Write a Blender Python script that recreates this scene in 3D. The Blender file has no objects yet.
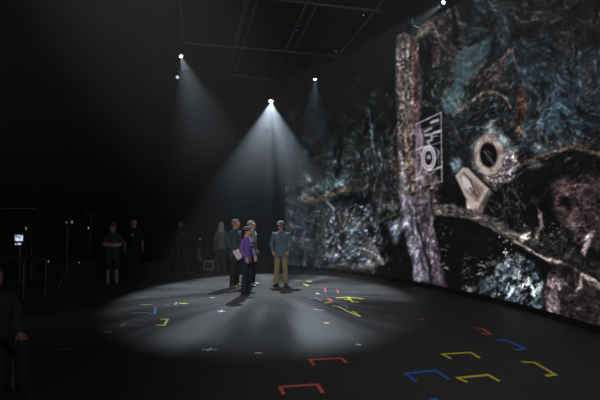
import bpy, bmesh, math, random
import numpy as np
from mathutils import Vector, Matrix, Euler

random.seed(7)
rs = np.random.RandomState(11)
scn = bpy.context.scene
COL = scn.collection
PI = math.pi

# ------------------------------------------------------------------ camera
F = 400.0
CAMH = 1.94
TILT = math.atan(15 / F)
cam = bpy.data.cameras.new('camera')
cam.sensor_width = 36; cam.lens = 24; cam.clip_end = 200
camo = bpy.data.objects.new('camera', cam); COL.objects.link(camo)
camo.location = (0, 0, CAMH); camo.rotation_euler = (PI / 2 + TILT, 0, 0)
scn.camera = camo
cR = Euler((PI / 2 + TILT, 0, 0)).to_matrix()

def ray(px, py):
    return cR @ Vector(((px - 300) / F, (200 - py) / F, -1))
def ground(px, py, z=0.0):
    d = ray(px, py); t = (z - CAMH) / d.z
    return Vector((0, 0, CAMH)) + d * t
def atY(px, py, Y):
    d = ray(px, py); t = Y / d.y
    return Vector((0, 0, CAMH)) + d * t

# ------------------------------------------------------------------ materials
def srgb(c):
    c = np.asarray(c, float) / 255.0
    return np.where(c <= 0.04045, c / 12.92, ((c + 0.055) / 1.055) ** 2.4)
MATS = {}
def mat(name, rgb, rough=0.7, var=0.15, scale=12.0, metal=0.0, spec=0.4, bump=0.0, emit=None, estr=1.0):
    if name in MATS: return MATS[name]
    m = bpy.data.materials.new(name); m.use_nodes = True
    nt = m.node_tree; b = nt.nodes['Principled BSDF']
    c = [float(v) for v in srgb(rgb)]
    tc = nt.nodes.new('ShaderNodeTexCoord')
    no = nt.nodes.new('ShaderNodeTexNoise'); no.inputs['Scale'].default_value = scale; no.inputs['Detail'].default_value = 4
    nt.links.new(tc.outputs['Object'], no.inputs['Vector'])
    rp = nt.nodes.new('ShaderNodeValToRGB')
    rp.color_ramp.elements[0].position = .3; rp.color_ramp.elements[1].position = .7
    rp.color_ramp.elements[0].color = (*[v * (1 - var) for v in c], 1)
    rp.color_ramp.elements[1].color = (*[min(1, v * (1 + var)) for v in c], 1)
    nt.links.new(no.outputs['Fac'], rp.inputs['Fac'])
    nt.links.new(rp.outputs['Color'], b.inputs['Base Color'])
    b.inputs['Roughness'].default_value = rough; b.inputs['Metallic'].default_value = metal
    b.inputs['Specular IOR Level'].default_value = spec
    if bump:
        bp = nt.nodes.new('ShaderNodeBump'); bp.inputs['Strength'].default_value = bump; bp.inputs['Distance'].default_value = .02
        nt.links.new(no.outputs['Fac'], bp.inputs['Height']); nt.links.new(bp.outputs['Normal'], b.inputs['Normal'])
    if emit is not None:
        b.inputs['Emission Color'].default_value = (*[float(v) for v in srgb(emit)], 1)
        b.inputs['Emission Strength'].default_value = estr
    MATS[name] = m
    return m

# ------------------------------------------------------------------ mesh helper
class MB:
    def __init__(s): s.v = []; s.f = []
    def add(s, vs, fs):
        n = len(s.v); s.v += [tuple(v) for v in vs]; s.f += [tuple(i + n for i in f) for f in fs]; return s
    def box(s, c, h, R=None):
        c = Vector(c); vs = []
        for z in (-1, 1):
            for x, y in ((-1, -1), (1, -1), (1, 1), (-1, 1)):
                p = Vector((x * h[0], y * h[1], z * h[2]))
                vs.append(c + (R @ p if R else p))
        return s.add(vs, [(3, 2, 1, 0), (4, 5, 6, 7), (0, 1, 5, 4), (1, 2, 6, 5), (2, 3, 7, 6), (3, 0, 4, 7)])
    def rings(s, rings, closed=True):
        n = len(rings[0]); vs = [p for r in rings for p in r]; fs = []
        for i in range(len(rings) - 1):
            for j in range(n):
                k = (j + 1) % n
                fs.append((i * n + j, i * n + k, (i + 1) * n + k, (i + 1) * n + j))
        if closed:
            fs.append(tuple(range(n - 1, -1, -1))); fs.append(tuple((len(rings) - 1) * n + j for j in range(n)))
        return s.add(vs, fs)
    def tube(s, pts, r, n=10):
        pts = [Vector(p) for p in pts]; rr = r if isinstance(r, (list, tuple)) else [r] * len(pts)
        R = []; u = None
        for i, p in enumerate(pts):
            t = (pts[min(i + 1, len(pts) - 1)] - pts[max(i - 1, 0)]).normalized()
            if u is None:
                u = t.cross(Vector((0, 0, 1)) if abs(t.z) < .9 else Vector((1, 0, 0))).normalized()
            u = (u - t * u.dot(t)).normalized(); w = t.cross(u)
            R.append([p + (u * math.cos(a) + w * math.sin(a)) * rr[i] for a in [2 * PI * k / n for k in range(n)]])
        return s.rings(R)
    def cap(s, p0, p1, r0, r1, n=14):                   # tapered limb with round ends
        p0 = Vector(p0); p1 = Vector(p1); t = (p1 - p0).normalized()
        pts = []; rr = []
        for a in (-80, -55, -25): pts.append(p0 + t * r0 * math.sin(math.radians(a))); rr.append(r0 * math.cos(math.radians(a)))
        pts.append(p0); rr.append(r0); pts.append(p1); rr.append(r1)
        for a in (25, 55, 80): pts.append(p1 + t * r1 * math.sin(math.radians(a))); rr.append(r1 * math.cos(math.radians(a)))
        return s.tube(pts, rr, n)
    def ell(s, c, r, R=None, n=18):
        c = Vector(c); m = n // 2; rg = []
        for i in range(1, m):
            a = PI * i / m - PI / 2
            ring = []
            for j in range(n):
                b = 2 * PI * j / n
                p = Vector((r[0] * math.cos(a) * math.cos(b), r[1] * math.cos(a) * math.sin(b), r[2] * math.sin(a)))
                ring.append(c + (R @ p if R else p))
            rg.append(ring)
        return s.rings(rg)
    def loft(s, secs, n=24):                             # (z, rx, ry, cx, cy)
        rg = []
        for z, rx, ry, cx, cy in secs:
            rg.append([Vector((cx + rx * math.copysign(abs(math.cos(b)) ** .85, math.cos(b)), cy + ry * math.copysign(abs(math.sin(b)) ** .85, math.sin(b)), z)) for b in [2 * PI * j / n for j in range(n)]])
        return s.rings(rg)
    def build(s, name, m, parent=None, smooth=False):
        me = bpy.data.meshes.new(name); me.from_pydata(s.v, [], s.f); me.update()
        bm = bmesh.new(); bm.from_mesh(me); bmesh.ops.recalc_face_normals(bm, faces=bm.faces); bm.to_mesh(me); bm.free()
        if smooth:
            for p in me.polygons: p.use_smooth = True
        if m: me.materials.append(m)
        o = bpy.data.objects.new(name, me); COL.objects.link(o)
        if parent: o.parent = parent
        return o

def bev(o, w=.006, seg=2):
    b = o.modifiers.new('bevel', 'BEVEL'); b.width = w; b.segments = seg; b.limit_method = 'ANGLE'; return o
def tag(o, label=None, cat=None, group=None, kind=None):
    if label: o['label'] = label
    if cat: o['category'] = cat
    if group: o['group'] = group
    if kind: o['kind'] = kind
    return o
def thing(name, label, cat, loc=(0, 0, 0), rz=0, group=None):
    o = bpy.data.objects.new(name, None); COL.objects.link(o); o.location = loc; o.rotation_euler = (0, 0, rz)
    o.empty_display_size = .1
    return tag(o, label, cat, group)
def fuse(o, vox=.008, sm=4, wr=0, wsize=.1):
    r = o.modifiers.new('remesh', 'REMESH'); r.mode = 'VOXEL'; r.voxel_size = vox; r.use_smooth_shade = True
    s = o.modifiers.new('smooth', 'SMOOTH'); s.factor = .5; s.iterations = sm
    if wr:
        t = bpy.data.textures.new('folds', 'CLOUDS'); t.noise_scale = wsize; t.noise_depth = 2
        d = o.modifiers.new('folds', 'DISPLACE'); d.texture = t; d.strength = wr; d.mid_level = .32; d.texture_coords = 'LOCAL'
    return o

# ------------------------------------------------------------------ noise for the picture on the screen
def vnoise(x, y, seed):
    xi = np.floor(x).astype(np.int64); yi = np.floor(y).astype(np.int64)
    fx = x - xi; fy = y - yi
    fx = fx * fx * (3 - 2 * fx); fy = fy * fy * (3 - 2 * fy)
    def h(a, b):
        n = (a * 374761393 + b * 668265263 + seed * 974634777) & 0x7fffffff
        n = ((n ^ (n >> 13)) * 1274126177) & 0x7fffffff
        return ((n ^ (n >> 16)) & 0xffff) / 65535.0
    return (h(xi, yi) * (1 - fx) + h(xi + 1, yi) * fx) * (1 - fy) + (h(xi, yi + 1) * (1 - fx) + h(xi + 1, yi + 1) * fx) * fy
def fbm(x, y, seed, octv=4, gain=.55):
    a = 1; s = 0; t = 0
    for o in range(octv):
        s = s + a * vnoise(x * 2 ** o, y * 2 ** o, seed + o * 17); t += a; a *= gain
    return s / t
def ridge(x, y, seed, octv=4):
    a = 1; s = 0; t = 0
    for o in range(octv):
        s = s + a * (1 - np.abs(2 * vnoise(x * 2 ** o, y * 2 ** o, seed + o * 13) - 1)); t += a; a *= .6
    return s / t

S = 2.0                     # samples per picture unit
X0, X1, Y0, Y1 = 270, 760, -190, 420
gx, gy = np.meshgrid(np.arange(X0, X1, 1 / S), np.arange(Y0, Y1, 1 / S))
PIC = np.zeros(gx.shape + (3,)) + np.array([13, 15, 17.])

def paint_screen():
    global PIC
    C = PIC
    wx = (fbm(gx / 14, gy / 14, 3) - .5) * 14; wy = (fbm(gx / 14, gy / 14, 5) - .5) * 14
    fx_ = (fbm(gx / 4, gy / 4, 7, 3) - .5) * 5; fy_ = (fbm(gx / 4, gy / 4, 9, 3) - .5) * 5
    def win(xs, ys, pad):                                        # the patch of the picture a stroke can touch
        i0 = int(max(0, (min(ys) - pad - Y0) * S)); i1 = int(min(gx.shape[0], (max(ys) + pad - Y0) * S + 1))
        j0 = int(max(0, (min(xs) - pad - X0) * S)); j1 = int(min(gx.shape[1], (max(xs) + pad - X0) * S + 1))
        return np.s_[i0:max(i1, i0 + 1), j0:max(j1, j0 + 1)]
    FULL = np.s_[:, :]
    def coords(w, k=FULL):
        return gx[k] + wx[k] * w + fx_[k] * w * .8, gy[k] + wy[k] * w + fy_[k] * w * .8
    def blend(m, col, a=1.0, k=FULL):
        m = (np.clip(m, 0, 1) * a)[..., None]
        C[k] = C[k] * (1 - m) + np.array(col, float) * m
    def back(m, k):
        o = np.zeros(gx.shape); o[k] = m; return o
    def poly(pts, col, soft=1.5, w=.5, a=1.0):
        k = win([p[0] for p in pts], [p[1] for p in pts], soft * 2 + 10 * w + 2)
        x, y = coords(w, k)
        n = len(pts); inside = np.zeros(x.shape, bool); d2 = np.full(x.shape, 1e9)
        for i in range(n):
            ax, ay = pts[i]; bx, by = pts[(i + 1) % n]
            dx, dy = bx - ax, by - ay
            t = np.clip(((x - ax) * dx + (y - ay) * dy) / (dx * dx + dy * dy + 1e-9), 0, 1)
            d2 = np.minimum(d2, (x - ax - t * dx) ** 2 + (y - ay - t * dy) ** 2)
            cnd = (ay > y) != (by > y)
            inside ^= cnd & (x < (bx - ax) * (y - ay) / ((by - ay) if by != ay else 1e-9) + ax)
        d = np.sqrt(d2) * np.where(inside, 1, -1)
        m = np.clip(d / soft * .5 + .5, 0, 1)
        blend(m, col, a, k); return back(m, k)
    def stroke(pts, wd, col, soft=1.0, w=.3, a=1.0):
        ws = wd if isinstance(wd, (list, tuple)) else [wd] * len(pts)
        k = win([p[0] for p in pts], [p[1] for p in pts], max(ws) + soft * 2 + 10 * w + 2)
        x, y = coords(w, k)
        best = np.full(x.shape, -1e9)
        for i in range(len(pts) - 1):
            ax, ay = pts[i]; bx, by = pts[i + 1]; dx, dy = bx - ax, by - ay
            t = np.clip(((x - ax) * dx + (y - ay) * dy) / (dx * dx + dy * dy + 1e-9), 0, 1)
            d = np.sqrt((x - ax - t * dx) ** 2 + (y - ay - t * dy) ** 2)
            best = np.maximum(best, (ws[i] * (1 - t) + ws[i + 1] * t) / 2 - d)
        m = np.clip(best / soft * .5 + .5, 0, 1)
        blend(m, col, a, k); return m
    def ell(cx, cy, rx, ry, ang, col, soft=.15, w=.3, a=1.0):
        q = max(rx, ry) * (1 + soft * 1.2) + 10 * w + 2; k = win([cx - q, cx + q], [cy - q, cy + q], 0)
        x, y = coords(w, k); c, s_ = math.cos(ang), math.sin(ang)
        u = ((x - cx) * c + (y - cy) * s_) / rx; v = (-(x - cx) * s_ + (y - cy) * c) / ry
        m = np.clip((1 - np.sqrt(u * u + v * v)) / soft * .5 + .5, 0, 1)
        blend(m, col, a, k); return back(m, k)
    def speck(m, cols, sx, sy, seed, lo, hi, a=1.0, ang=0.0):      # mottled bits inside a mask
        lo, hi = lo + SPK, hi + SPK
        rr = np.where(m.max(1) > 0)[0]; cc = np.where(m.max(0) > 0)[0]
        if not len(rr): return
        k = np.s_[rr[0]:rr[-1] + 1, cc[0]:cc[-1] + 1]
        c, s_ = math.cos(ang), math.sin(ang)
        u = (gx[k] * c + gy[k] * s_ + wx[k] * .3) / sx; v = (-gx[k] * s_ + gy[k] * c + wy[k] * .3) / sy
        for i, col in enumerate(cols):
            q = fbm(u + i * 31, v + i * 17, seed + i, 3, .5)
            blend(np.clip((q - lo) / (hi - lo), 0, 1) * m[k], col, a, k)
    SPK = .045
    def zone(x0, y0, x1, y1, soft=10):
        x, y = coords(.6)
        return np.clip((x - x0) / soft + .5, 0, 1) * np.clip((x1 - x) / soft + .5, 0, 1) * np.clip((y - y0) / soft + .5, 0, 1) * np.clip((y1 - y) / soft + .5, 0, 1)

    # ---- broad colour fields
    poly([(275, 100), (330, 60), (400, 50), (400, 300), (275, 290)], (24, 27, 29), 20)
    poly([(283, 138), (312, 132), (322, 200), (318, 268), (283, 268)], (38, 44, 52), 12)
    poly([(318, 150), (345, 132), (372, 140), (362, 182), (326, 200)], (48, 54, 53), 10)
    poly([(322, 205), (345, 198), (380, 205), (384, 268), (318, 268)], (52, 52, 62), 8)
    poly([(440, -200), (600, -200), (780, -200), (780, 180), (520, 170), (450, 180), (418, 60)], (30, 33, 36), 14)
    poly([(505, -20), (560, -20), (556, 40), (520, 48), (500, 35)], (31, 34, 35), 14)
    poly([(556, -200), (780, -200), (780, 90), (590, 84), (560, 52)], (29, 23, 22), 16)
    poly([(508, 48), (560, 56), (598, 66), (596, 105), (580, 140), (540, 145), (516, 120)], (34, 44, 54), 16)
    poly([(530, 100), (556, 88), (576, 104), (570, 132), (546, 138), (533, 125)], (46, 66, 80), 12)
    poly([(452, 20), (505, 2), (520, 40), (495, 42), (462, 58)], (36, 43, 45), 10)
    # lower dark zone
    poly([(430, 212), (470, 214), (520, 238), (600, 285), (780, 330), (780, 420), (420, 420), (425, 250)], (13, 14, 15), 4)
    poly([(384, 215), (410, 212), (430, 300), (400, 400), (380, 400), (376, 262)], (13, 14, 15), 5)
    Z = zone(283, 70, 396, 268, 14)
    speck(Z, [(66, 62, 62), (40, 58, 58), (66, 46, 36), (78, 84, 92)], 3.2, 9, 21, .56, .78, .8, .15)
    speck(Z, [(10, 11, 12)], 5, 16, 31, .5, .68, .9, .2)
    Z = zone(450, -200, 780, 165, 16)
    speck(Z, [(52, 58, 62), (58, 42, 36), (42, 60, 68)], 6, 9, 41, .56, .8, .5, .3)
    speck(Z, [(17, 18, 20)], 9, 14, 51, .5, .7, .8, -.3)
    # ---- left portion
    stroke([(313, 140), (318, 160), (314, 185), (322, 205)], [5, 7, 8, 5], (44, 36, 34), 4, .8)
    stroke([(333, 82), (337, 105), (348, 130), (356, 150)], [9, 8, 5, 3], (40, 38, 36), 4, .8)
    stroke([(352, 85), (358, 110), (362, 140), (366, 185)], [5, 6, 6, 8], (44, 36, 31), 3, .9)
    stroke([(345, 140), (348, 165), (340, 190)], [5, 4, 3], (62, 58, 54), 3, .9, .7)
    ell(309, 178, 3.5, 4.5, 0, (96, 86, 96), .5)
    ell(308, 192, 4.5, 8, 0.1, (80, 72, 72), .5)
    stroke([(312, 190), (324, 182), (342, 181), (352, 174), (362, 176)], [3, 7, 6, 5, 4], (84, 106, 110), 3, 1, .75)
    stroke([(322, 196), (340, 183), (355, 178)], [2, 3, 2], (130, 142, 144), 1.4, 1, .75)
    stroke([(306, 203), (322, 198), (336, 194), (350, 189), (366, 185)], [3, 4, 4, 4, 2], (112, 78, 56), 1.8, .8, .85)
    poly([(326, 204), (340, 197), (360, 190), (374, 192), (376, 206), (352, 208), (332, 214)], (13, 14, 17), 3, .7)
    stroke([(326, 200), (334, 212), (340, 222)], [2, 3, 1], (120, 126, 138), 1.2, .8, .8)
    M = poly([(330, 208), (350, 203), (374, 206), (379, 240), (384, 262), (372, 266), (345, 266), (326, 258), (322, 230)], (54, 54, 64), 5, .8, .7)
    speck(M, [(24, 24, 28)], 4, 7, 61, .48, .62, .9, .5)
    speck(M, [(120, 124, 140), (108, 84, 72), (146, 148, 160)], 2.2, 4.5, 64, .56, .72, .85, .5)
    ell(355, 240, 7, 11, .3, (92, 110, 126), .8, 1, .45)
    ell(329, 256, 3, 5, 0, (150, 134, 148), .8, 1, .7)
    ell(346, 222, 4, 10, .1, (88, 66, 52), .9, 1, .6)
    stroke([(336, 212), (342, 232), (340, 252)], [2, 2.4, 2], (16, 15, 18), 1.2, 1)
    M = poly([(369, 236), (375, 248), (382, 262), (377, 266), (362, 266), (366, 252)], (110, 96, 98), 2, .5, .8)
    stroke([(372, 240), (377, 252), (382, 264)], [1.5, 3, 3], (150, 130, 128), 1, .4, .9)
    stroke([(330, 266), (345, 265), (362, 266), (380, 265)], [2, 3.2, 4, 3], (120, 94, 84), 2, .6, .6)
    # teal strand and roots by the trunk
    stroke([(369, 110), (372, 128), (373, 146)], [1.2, 2.2, 2.6], (96, 122, 120), 1, .3, .75)
    stroke([(375, 160), (381, 176), (387, 190)], [1, 1.8, 1], (104, 122, 130), 1, .3, .8)
    ell(373, 94, 3.4, 1.8, .1, (110, 128, 122), .6, .2, .7)
    stroke([(352, 116), (350, 140), (352, 180)], [4, 4, 5], (30, 50, 48), 4, .8, .7)
    M = poly([(352, 150), (372, 146), (396, 150), (398, 205), (384, 212), (372, 200), (352, 192)], (36, 32, 34), 6, 1, .8)
    speck(M, [(76, 68, 70), (84, 62, 50), (70, 86, 90)], 1.8, 9, 71, .55, .74, .75, -.15)
    stroke([(393, 130), (394, 142), (388, 156), (396, 174)], [1.5, 2, 3, 3], (94, 66, 52), 1.5, .8, .6)
    stroke([(382, 211), (392, 204), (402, 206)], [3, 5, 3], (96, 100, 92), 2, .7, .7)
    stroke([(370, 222), (382, 220), (398, 214), (404, 210)], [2, 2.6, 2.4, 2], (92, 78, 60), 1.6, .6, .8)
    poly([(386, 222), (402, 217), (404, 228), (398, 242), (393, 242), (390, 230)], (84, 92, 100), 2, .5, .9)
    stroke([(395, 224), (396, 238)], 3, (120, 114, 138), 2, .4, .7)
    ell(386, 254, 1, 1.2, 0, (80, 70, 66), .6)
    # ---- tall trunk
    poly([(396, -60), (408, -60), (418, 44), (421, 110), (424, 170), (430, 205), (400, 205), (398, 130), (396, 46)], (70, 62, 60), 1.6, .25)
    T = poly([(396, 46), (413, 42), (418, 110), (422, 190), (401, 200), (398, 120)], (98, 92, 92), 3, .3, .7)
    T2 = poly([(396, 44), (420, 42), (424, 200), (400, 205)], (0, 0, 0), 1.5, .3, 0)
    speck(T2, [(38, 34, 34)], 3, 3.4, 81, .48, .6, .85, .6)
    speck(T2, [(150, 142, 142), (122, 102, 94)], 2, 3, 84, .56, .7, .9, .4)
    stroke([(414, 42), (415, 80), (417, 120), (418, 165)], [3.5, 3, 4, 5], (92, 52, 46), 2, .7, .8)
    stroke([(418, 45), (419, 85), (421, 120)], [1.6, 1.6, 2], (74, 56, 84), 1.2, .6, .8)
    stroke([(407, 70), (408, 110), (406, 150), (410, 180)], [2, 2, 4, 5], (126, 92, 66), 2, .9, .5)
    M = poly([(400, 165), (424, 160), (440, 185), (438, 215), (404, 210)], (76, 62, 58), 4, .8, .6)
    speck(M, [(34, 28, 28), (134, 102, 80), (120, 112, 128)], 2.6, 4, 91, .54, .68, .9, .3)
    ell(402, 182, 3, 7, 0, (130, 134, 140), .7, .5, .7)
    # limbs at the foot
    L1 = poly([(401, 192), (412, 198), (417, 222), (424, 250), (432, 283), (415, 281), (409, 250), (403, 222)], (86, 80, 96), 1.6, .25)
    speck(L1, [(130, 122, 142), (64, 52, 56)], 2.4, 7, 101, .54, .72, .8, -.2)
    stroke([(404, 202), (411, 235), (419, 280)], [3, 4, 6], (138, 134, 150), 2.4, .3, .75)
    L2 = poly([(414, 196), (430, 196), (433, 225), (440, 258), (446, 287), (434, 285), (427, 255), (419, 228)], (76, 64, 76), 1.6, .3)
    speck(L2, [(116, 102, 116), (48, 38, 44)], 2.4, 6, 105, .54, .72, .8, -.3)
    stroke([(416, 214), (421, 238), (428, 265), (432, 284)], [.8, 1.6, 2.2, 2.6], (20, 17, 22), 1.6, .3)
    speck(zone(436, 225, 450, 276, 6), [(86, 74, 80)], 3, 2.2, 111, .62, .7, .8, .5)
    # trunk fork and hollow at the top
    stroke([(414, 44), (420, 34), (430, 28), (440, 22)], [5, 9, 11, 10], (64, 54, 50), 3, .6, .85)
    stroke([(419, 36), (424, 30), (433, 28)], [4, 6, 6], (124, 106, 98), 3, .4, .8)
    ell(428, 52, 8.5, 14, .1, (19, 20, 25), .25, .4)
    poly([(434, 22), (450, 8), (452, 40), (446, 66), (434, 62), (436, 44)], (56, 48, 48), 4, .6, .8)
    speck(zone(432, 12, 452, 64, 4), [(24, 20, 20), (90, 76, 72)], 3.2, 2.4, 121, .54, .66, .8, .8)
    speck(zone(420, 64, 446, 110, 6), [(66, 62, 58), (40, 58, 56), (12, 13, 14)], 2.6, 3.4, 125, .53, .66, .8)
    # dark stick region, red edge strips
    poly([(452, 10), (457, 16), (459, 50), (452, 44)], (13, 13, 15), 2, .3)
    stroke([(456, 6), (459, 20), (463, 38)], [2, 3, 2], (96, 70, 66), 1.6, .5, .8)
    # ---- plates
    PLT = poly([(458, 52), (476, 44), (492, 35), (489, 55), (480, 68), (470, 80), (456, 84), (450, 70)], (60, 82, 88), 1.8, .25, .97)
    poly([(461, 58), (472, 52), (474, 72), (464, 76)], (80, 108, 114), 5, .4, .7)
    poly([(492, 36), (497, 42), (492, 62), (482, 76), (476, 80), (486, 62)], (19, 22, 24), 2, .4, .95)
    stroke([(482, 62), (476, 76), (468, 82)], [2, 3.5, 3], (92, 84, 78), 1.6, .7, .7)
    PLT2 = poly([(446, 86), (460, 80), (464, 96), (462, 112), (448, 116), (440, 104)], (62, 88, 96), 2, .3, .97)
    ell(453, 102, 7, 10, 0, (88, 122, 130), .7, .4, .7)
    stroke([(455, 93), (459, 96), (461, 108)], [1.6, 2, 1.4], (110, 76, 62), 1.4, .6, .8)
    stroke([(452, 44), (458, 52), (457, 62), (448, 78), (441, 100)], [2, 2, 2, 3, 2], (86, 70, 62), 1.4, .8, .7)
    for a_, b_, c_ in (((478, 88), (492, 70), (506, 52)), ((482, 92), (498, 72), (512, 58)), ((476, 80), (490, 66), (510, 48)), ((486, 84), (500, 66), (514, 46)), ((484, 90), (506, 84), (514, 92))):
        stroke([a_, b_, c_], [1.4, 2, 1.4], (84, 62, 60), 1, .8, .85)
    stroke([(462, 46), (475, 62), (488, 80), (486, 96)], [1.4, 1.6, 2, 1.4], (64, 54, 52), 1.2, .8, .7)
    poly([(464, 98), (484, 94), (508, 100), (512, 118), (500, 128), (480, 124), (466, 112)], (22, 24, 26), 4, .7, .9)
    speck(zone(462, 94, 512, 130, 6), [(66, 66, 68), (58, 76, 84)], 2.4, 4.5, 131, .55, .7, .7, .7)
    stroke([(453, 116), (458, 110), (464, 106), (474, 99), (484, 92), (496, 92), (506, 97), (511, 108)], [2, 2.2, 2.4, 2.4, 2.6, 2.4, 2.2, 1.5], (122, 106, 96), 1, .2, .95)
    stroke([(512, 50), (517, 62), (520, 78)], [1.5, 1.5, 1], (104, 80, 72), 1, .4, .8)
    ell(521, 110, 5, 20, .1, (86, 50, 36), .8, 1, .8)
    speck(zone(516, 90, 527, 135, 4), [(132, 70, 40), (22, 20, 20)], 3, 4, 141, .53, .66, .8)
    stroke([(528, 84), (537, 92), (541, 108), (539, 128), (546, 138)], [1.5, 2, 2, 2.4, 2], (84, 82, 84), 1.6, .8, .7)
    ell(552, 126, 7, 7, 0, (62, 88, 100), .8, .9, .7)
    ell(571, 121, 3, 5, .3, (58, 78, 84), .7, .8, .7)
    stroke([(584, 66), (588, 80), (586, 96)], [4, 5, 2], (60, 38, 32), 3, .9, .8)
    ell(592, 62, 8, 14, 0, (34, 48, 54), .9, .9, .6)
    poly([(516, 24), (536, 26), (542, 36), (526, 42), (510, 40)], (14, 15, 17), 3, .5)
    for k in range(7):
        q = 16 + 3.2 * k
        stroke([(512 + k * 2, q + 10), (530, q + 4), (546, q)], [1, 1.2, 1], (58, 56, 54), 1, 1.2, .5)
    stroke([(519, 12), (526, 18), (534, 26)], 1.5, (16, 18, 18), 1, .7)
    # lower right rim of the plates
    speck(zone(515, 128, 605, 165, 6), [(26, 23, 22), (78, 54, 42), (64, 74, 82)], 4, 3, 151, .54, .68, .8, -.2)
    ell(541, 149, 6, 4, 0, (62, 78, 92), .8, .8, .7)
    ell(523, 140, 5, 9, .2, (74, 92, 106), .8, .9, .6)
    poly([(545, 158), (560, 150), (590, 148), (605, 156), (605, 178), (555, 178), (528, 178), (520, 172)], (17, 16, 18), 3, .5, .95)
    stroke([(512, 170), (524, 165), (540, 156), (556, 150), (574, 146), (592, 152), (615, 158)], [2, 3, 3, 2.4, 3, 3, 3], (96, 70, 52), 1.4, .4, .9)
    speck(zone(556, 150, 600, 178, 5), [(62, 56, 56)], 3, 5, 155, .6, .72, .6, .5)
    # ---- round window, debris, hatch
    poly([(482, 128), (490, 121), (502, 132), (514, 146), (518, 166), (504, 176), (494, 160)], (108, 120, 124), 3, .5, .9)
    poly([(470, 148), (478, 136), (484, 160), (480, 174), (474, 166)], (100, 118, 116), 3, .5, .8)
    M = poly([(502, 148), (516, 152), (519, 165), (510, 180), (494, 186), (484, 176), (494, 168)], (96, 90, 100), 2.5, .6, .95)
    speck(M, [(20, 20, 24), (176, 168, 178), (150, 120, 100)], 2.0, 2.2, 161, .5, .62, .9, .5)
    ell(488.8, 154.5, 14.2, 20, -.10, (182, 160, 150), .09, .06)
    speck(ell(488.8, 154.5, 14.2, 20, -.10, (0, 0, 0), .09, .06, 0), [(204, 190, 184), (132, 106, 94)], 3, 4, 171, .50, .62, .8)
    ell(488.6, 155, 9.2, 13, -.10, (84, 64, 58), .10, .06)
    ell(488.6, 155, 8.2, 11.8, -.10, (15, 13, 16), .10, .06)
    stroke([(484, 151), (490, 158), (495, 165)], .9, (148, 146, 150), .7, .05, .9)
    stroke([(487, 150), (492, 155)], .8, (120, 118, 124), .7, .05, .8)
    stroke([(486, 157), (492, 163)], .7, (110, 108, 116), .7, .05, .8)
    stroke([(480, 170), (488, 174), (496, 172)], [2, 3, 2], (190, 172, 166), 1, .3, .9)
    stroke([(482, 176), (494, 190), (502, 187)], [2, 2.6, 2], (128, 92, 66), 1.6, .5, .8)
    poly([(455, 176), (463, 167), (468, 168), (489, 189), (478, 210), (470, 206), (462, 190)], (190, 168, 162), .9, .08)
    poly([(459, 177), (464, 171), (484, 189), (478, 202), (466, 192)], (148, 122, 114), 1, .1)
    poly([(461, 178), (464, 174), (470, 180), (474, 190), (470, 192), (464, 187)], (206, 194, 194), 1.2, .1)
    stroke([(464, 174), (471, 181), (475, 192)], [1, 1.6, 1], (60, 44, 42), .8, .1)
    stroke([(470, 188), (478, 197)], [1.5, 1.5], (70, 54, 50), .8, .1)
    stroke([(476, 186), (480, 195)], [1, 1.2], (90, 70, 66), .8, .1)
    poly([(489, 189), (492, 192), (482, 214), (472, 217), (470, 206), (478, 210)], (128, 110, 106), 1, .1)
    poly([(466, 200), (474, 206), (476, 216), (468, 218)], (206, 186, 176), 1, .1)
    ell(456, 166, 5, 6, .3, (122, 158, 168), .7, .4, .85)
    poly([(484, 200), (495, 188), (520, 186), (532, 206), (530, 235), (505, 228), (490, 216)], (17, 17, 19), 4, .8, .95)
    poly([(525, 176), (552, 172), (556, 210), (552, 238), (528, 236)], (13, 14, 15), 3, .5)
    speck(zone(484, 180, 530, 235, 6), [(72, 70, 68), (76, 60, 50)], 2.2, 5, 181, .6, .72, .7, -.4)
    for p in (((502, 180), (504, 200), (506, 220)), ((519, 196), (518, 212), (519, 226)), ((490, 200), (504, 208), (522, 210)), ((508, 186), (520, 200), (526, 212))):
        stroke(p, [.8, 1, .8], (88, 84, 80), .8, .3, .7)
    poly([(538, 208), (542, 212), (543, 228), (540, 230), (539, 220)], (150, 132, 136), 1, .2, .8)
    poly([(532, 194), (539, 198), (537, 206), (532, 202)], (62, 42, 38), 1.5, .4, .8)
    M = ell(536, 166, 6, 5, 0, (70, 72, 76), .6, .9, .7)
    # ---- purple brown rock
    M = poly([(553, 184), (562, 179), (580, 178), (600, 176), (760, 170), (760, 330), (640, 290), (600, 250), (578, 244), (570, 230), (556, 214)], (56, 42, 44), 4, .6)
    M2 = poly([(553, 184), (565, 179), (580, 186), (584, 200), (578, 215), (580, 232), (566, 224), (556, 210)], (74, 54, 56), 4, .6, .8)
    speck(M, [(104, 78, 80)], 3, 2.6, 191, .57, .7, .6, .5)
    speck(M, [(24, 18, 20)], 3.4, 3, 195, .56, .66, .85, -.4)
    poly([(562, 196), (570, 199), (568, 210), (560, 205)], (18, 14, 16), 2, .8)
    poly([(585, 185), (600, 190), (640, 200), (640, 260), (600, 245), (592, 220)], (36, 28, 29), 10, .6, .7)
    # ---- long log
    LG = poly([(426, 208), (450, 205), (470, 210), (498, 219), (520, 234), (526, 224), (560, 240), (600, 262), (760, 360), (760, 400), (600, 290), (560, 268), (520, 246), (490, 228), (462, 216), (432, 215)], (34, 31, 31), 1.6, .2)
    LG2 = poly([(426, 208), (450, 204), (470, 209), (498, 219), (524, 238), (520, 246), (490, 228), (462, 216), (432, 216)], (88, 80, 78), 1.6, .3, .9)
    speck(LG2, [(126, 116, 112), (44, 38, 38)], 5, 2, 201, .55, .68, .7, .5)
    speck(LG, [(54, 48, 46), (18, 17, 18)], 8, 2, 205, .54, .7, .6, .5)
    stroke([(516, 242), (536, 253), (556, 262), (572, 270), (590, 280), (604, 290), (660, 330)], [1.5, 2, 3, 4, 5, 6, 6], (176, 154, 146), 1.2, .35, .95)
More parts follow.
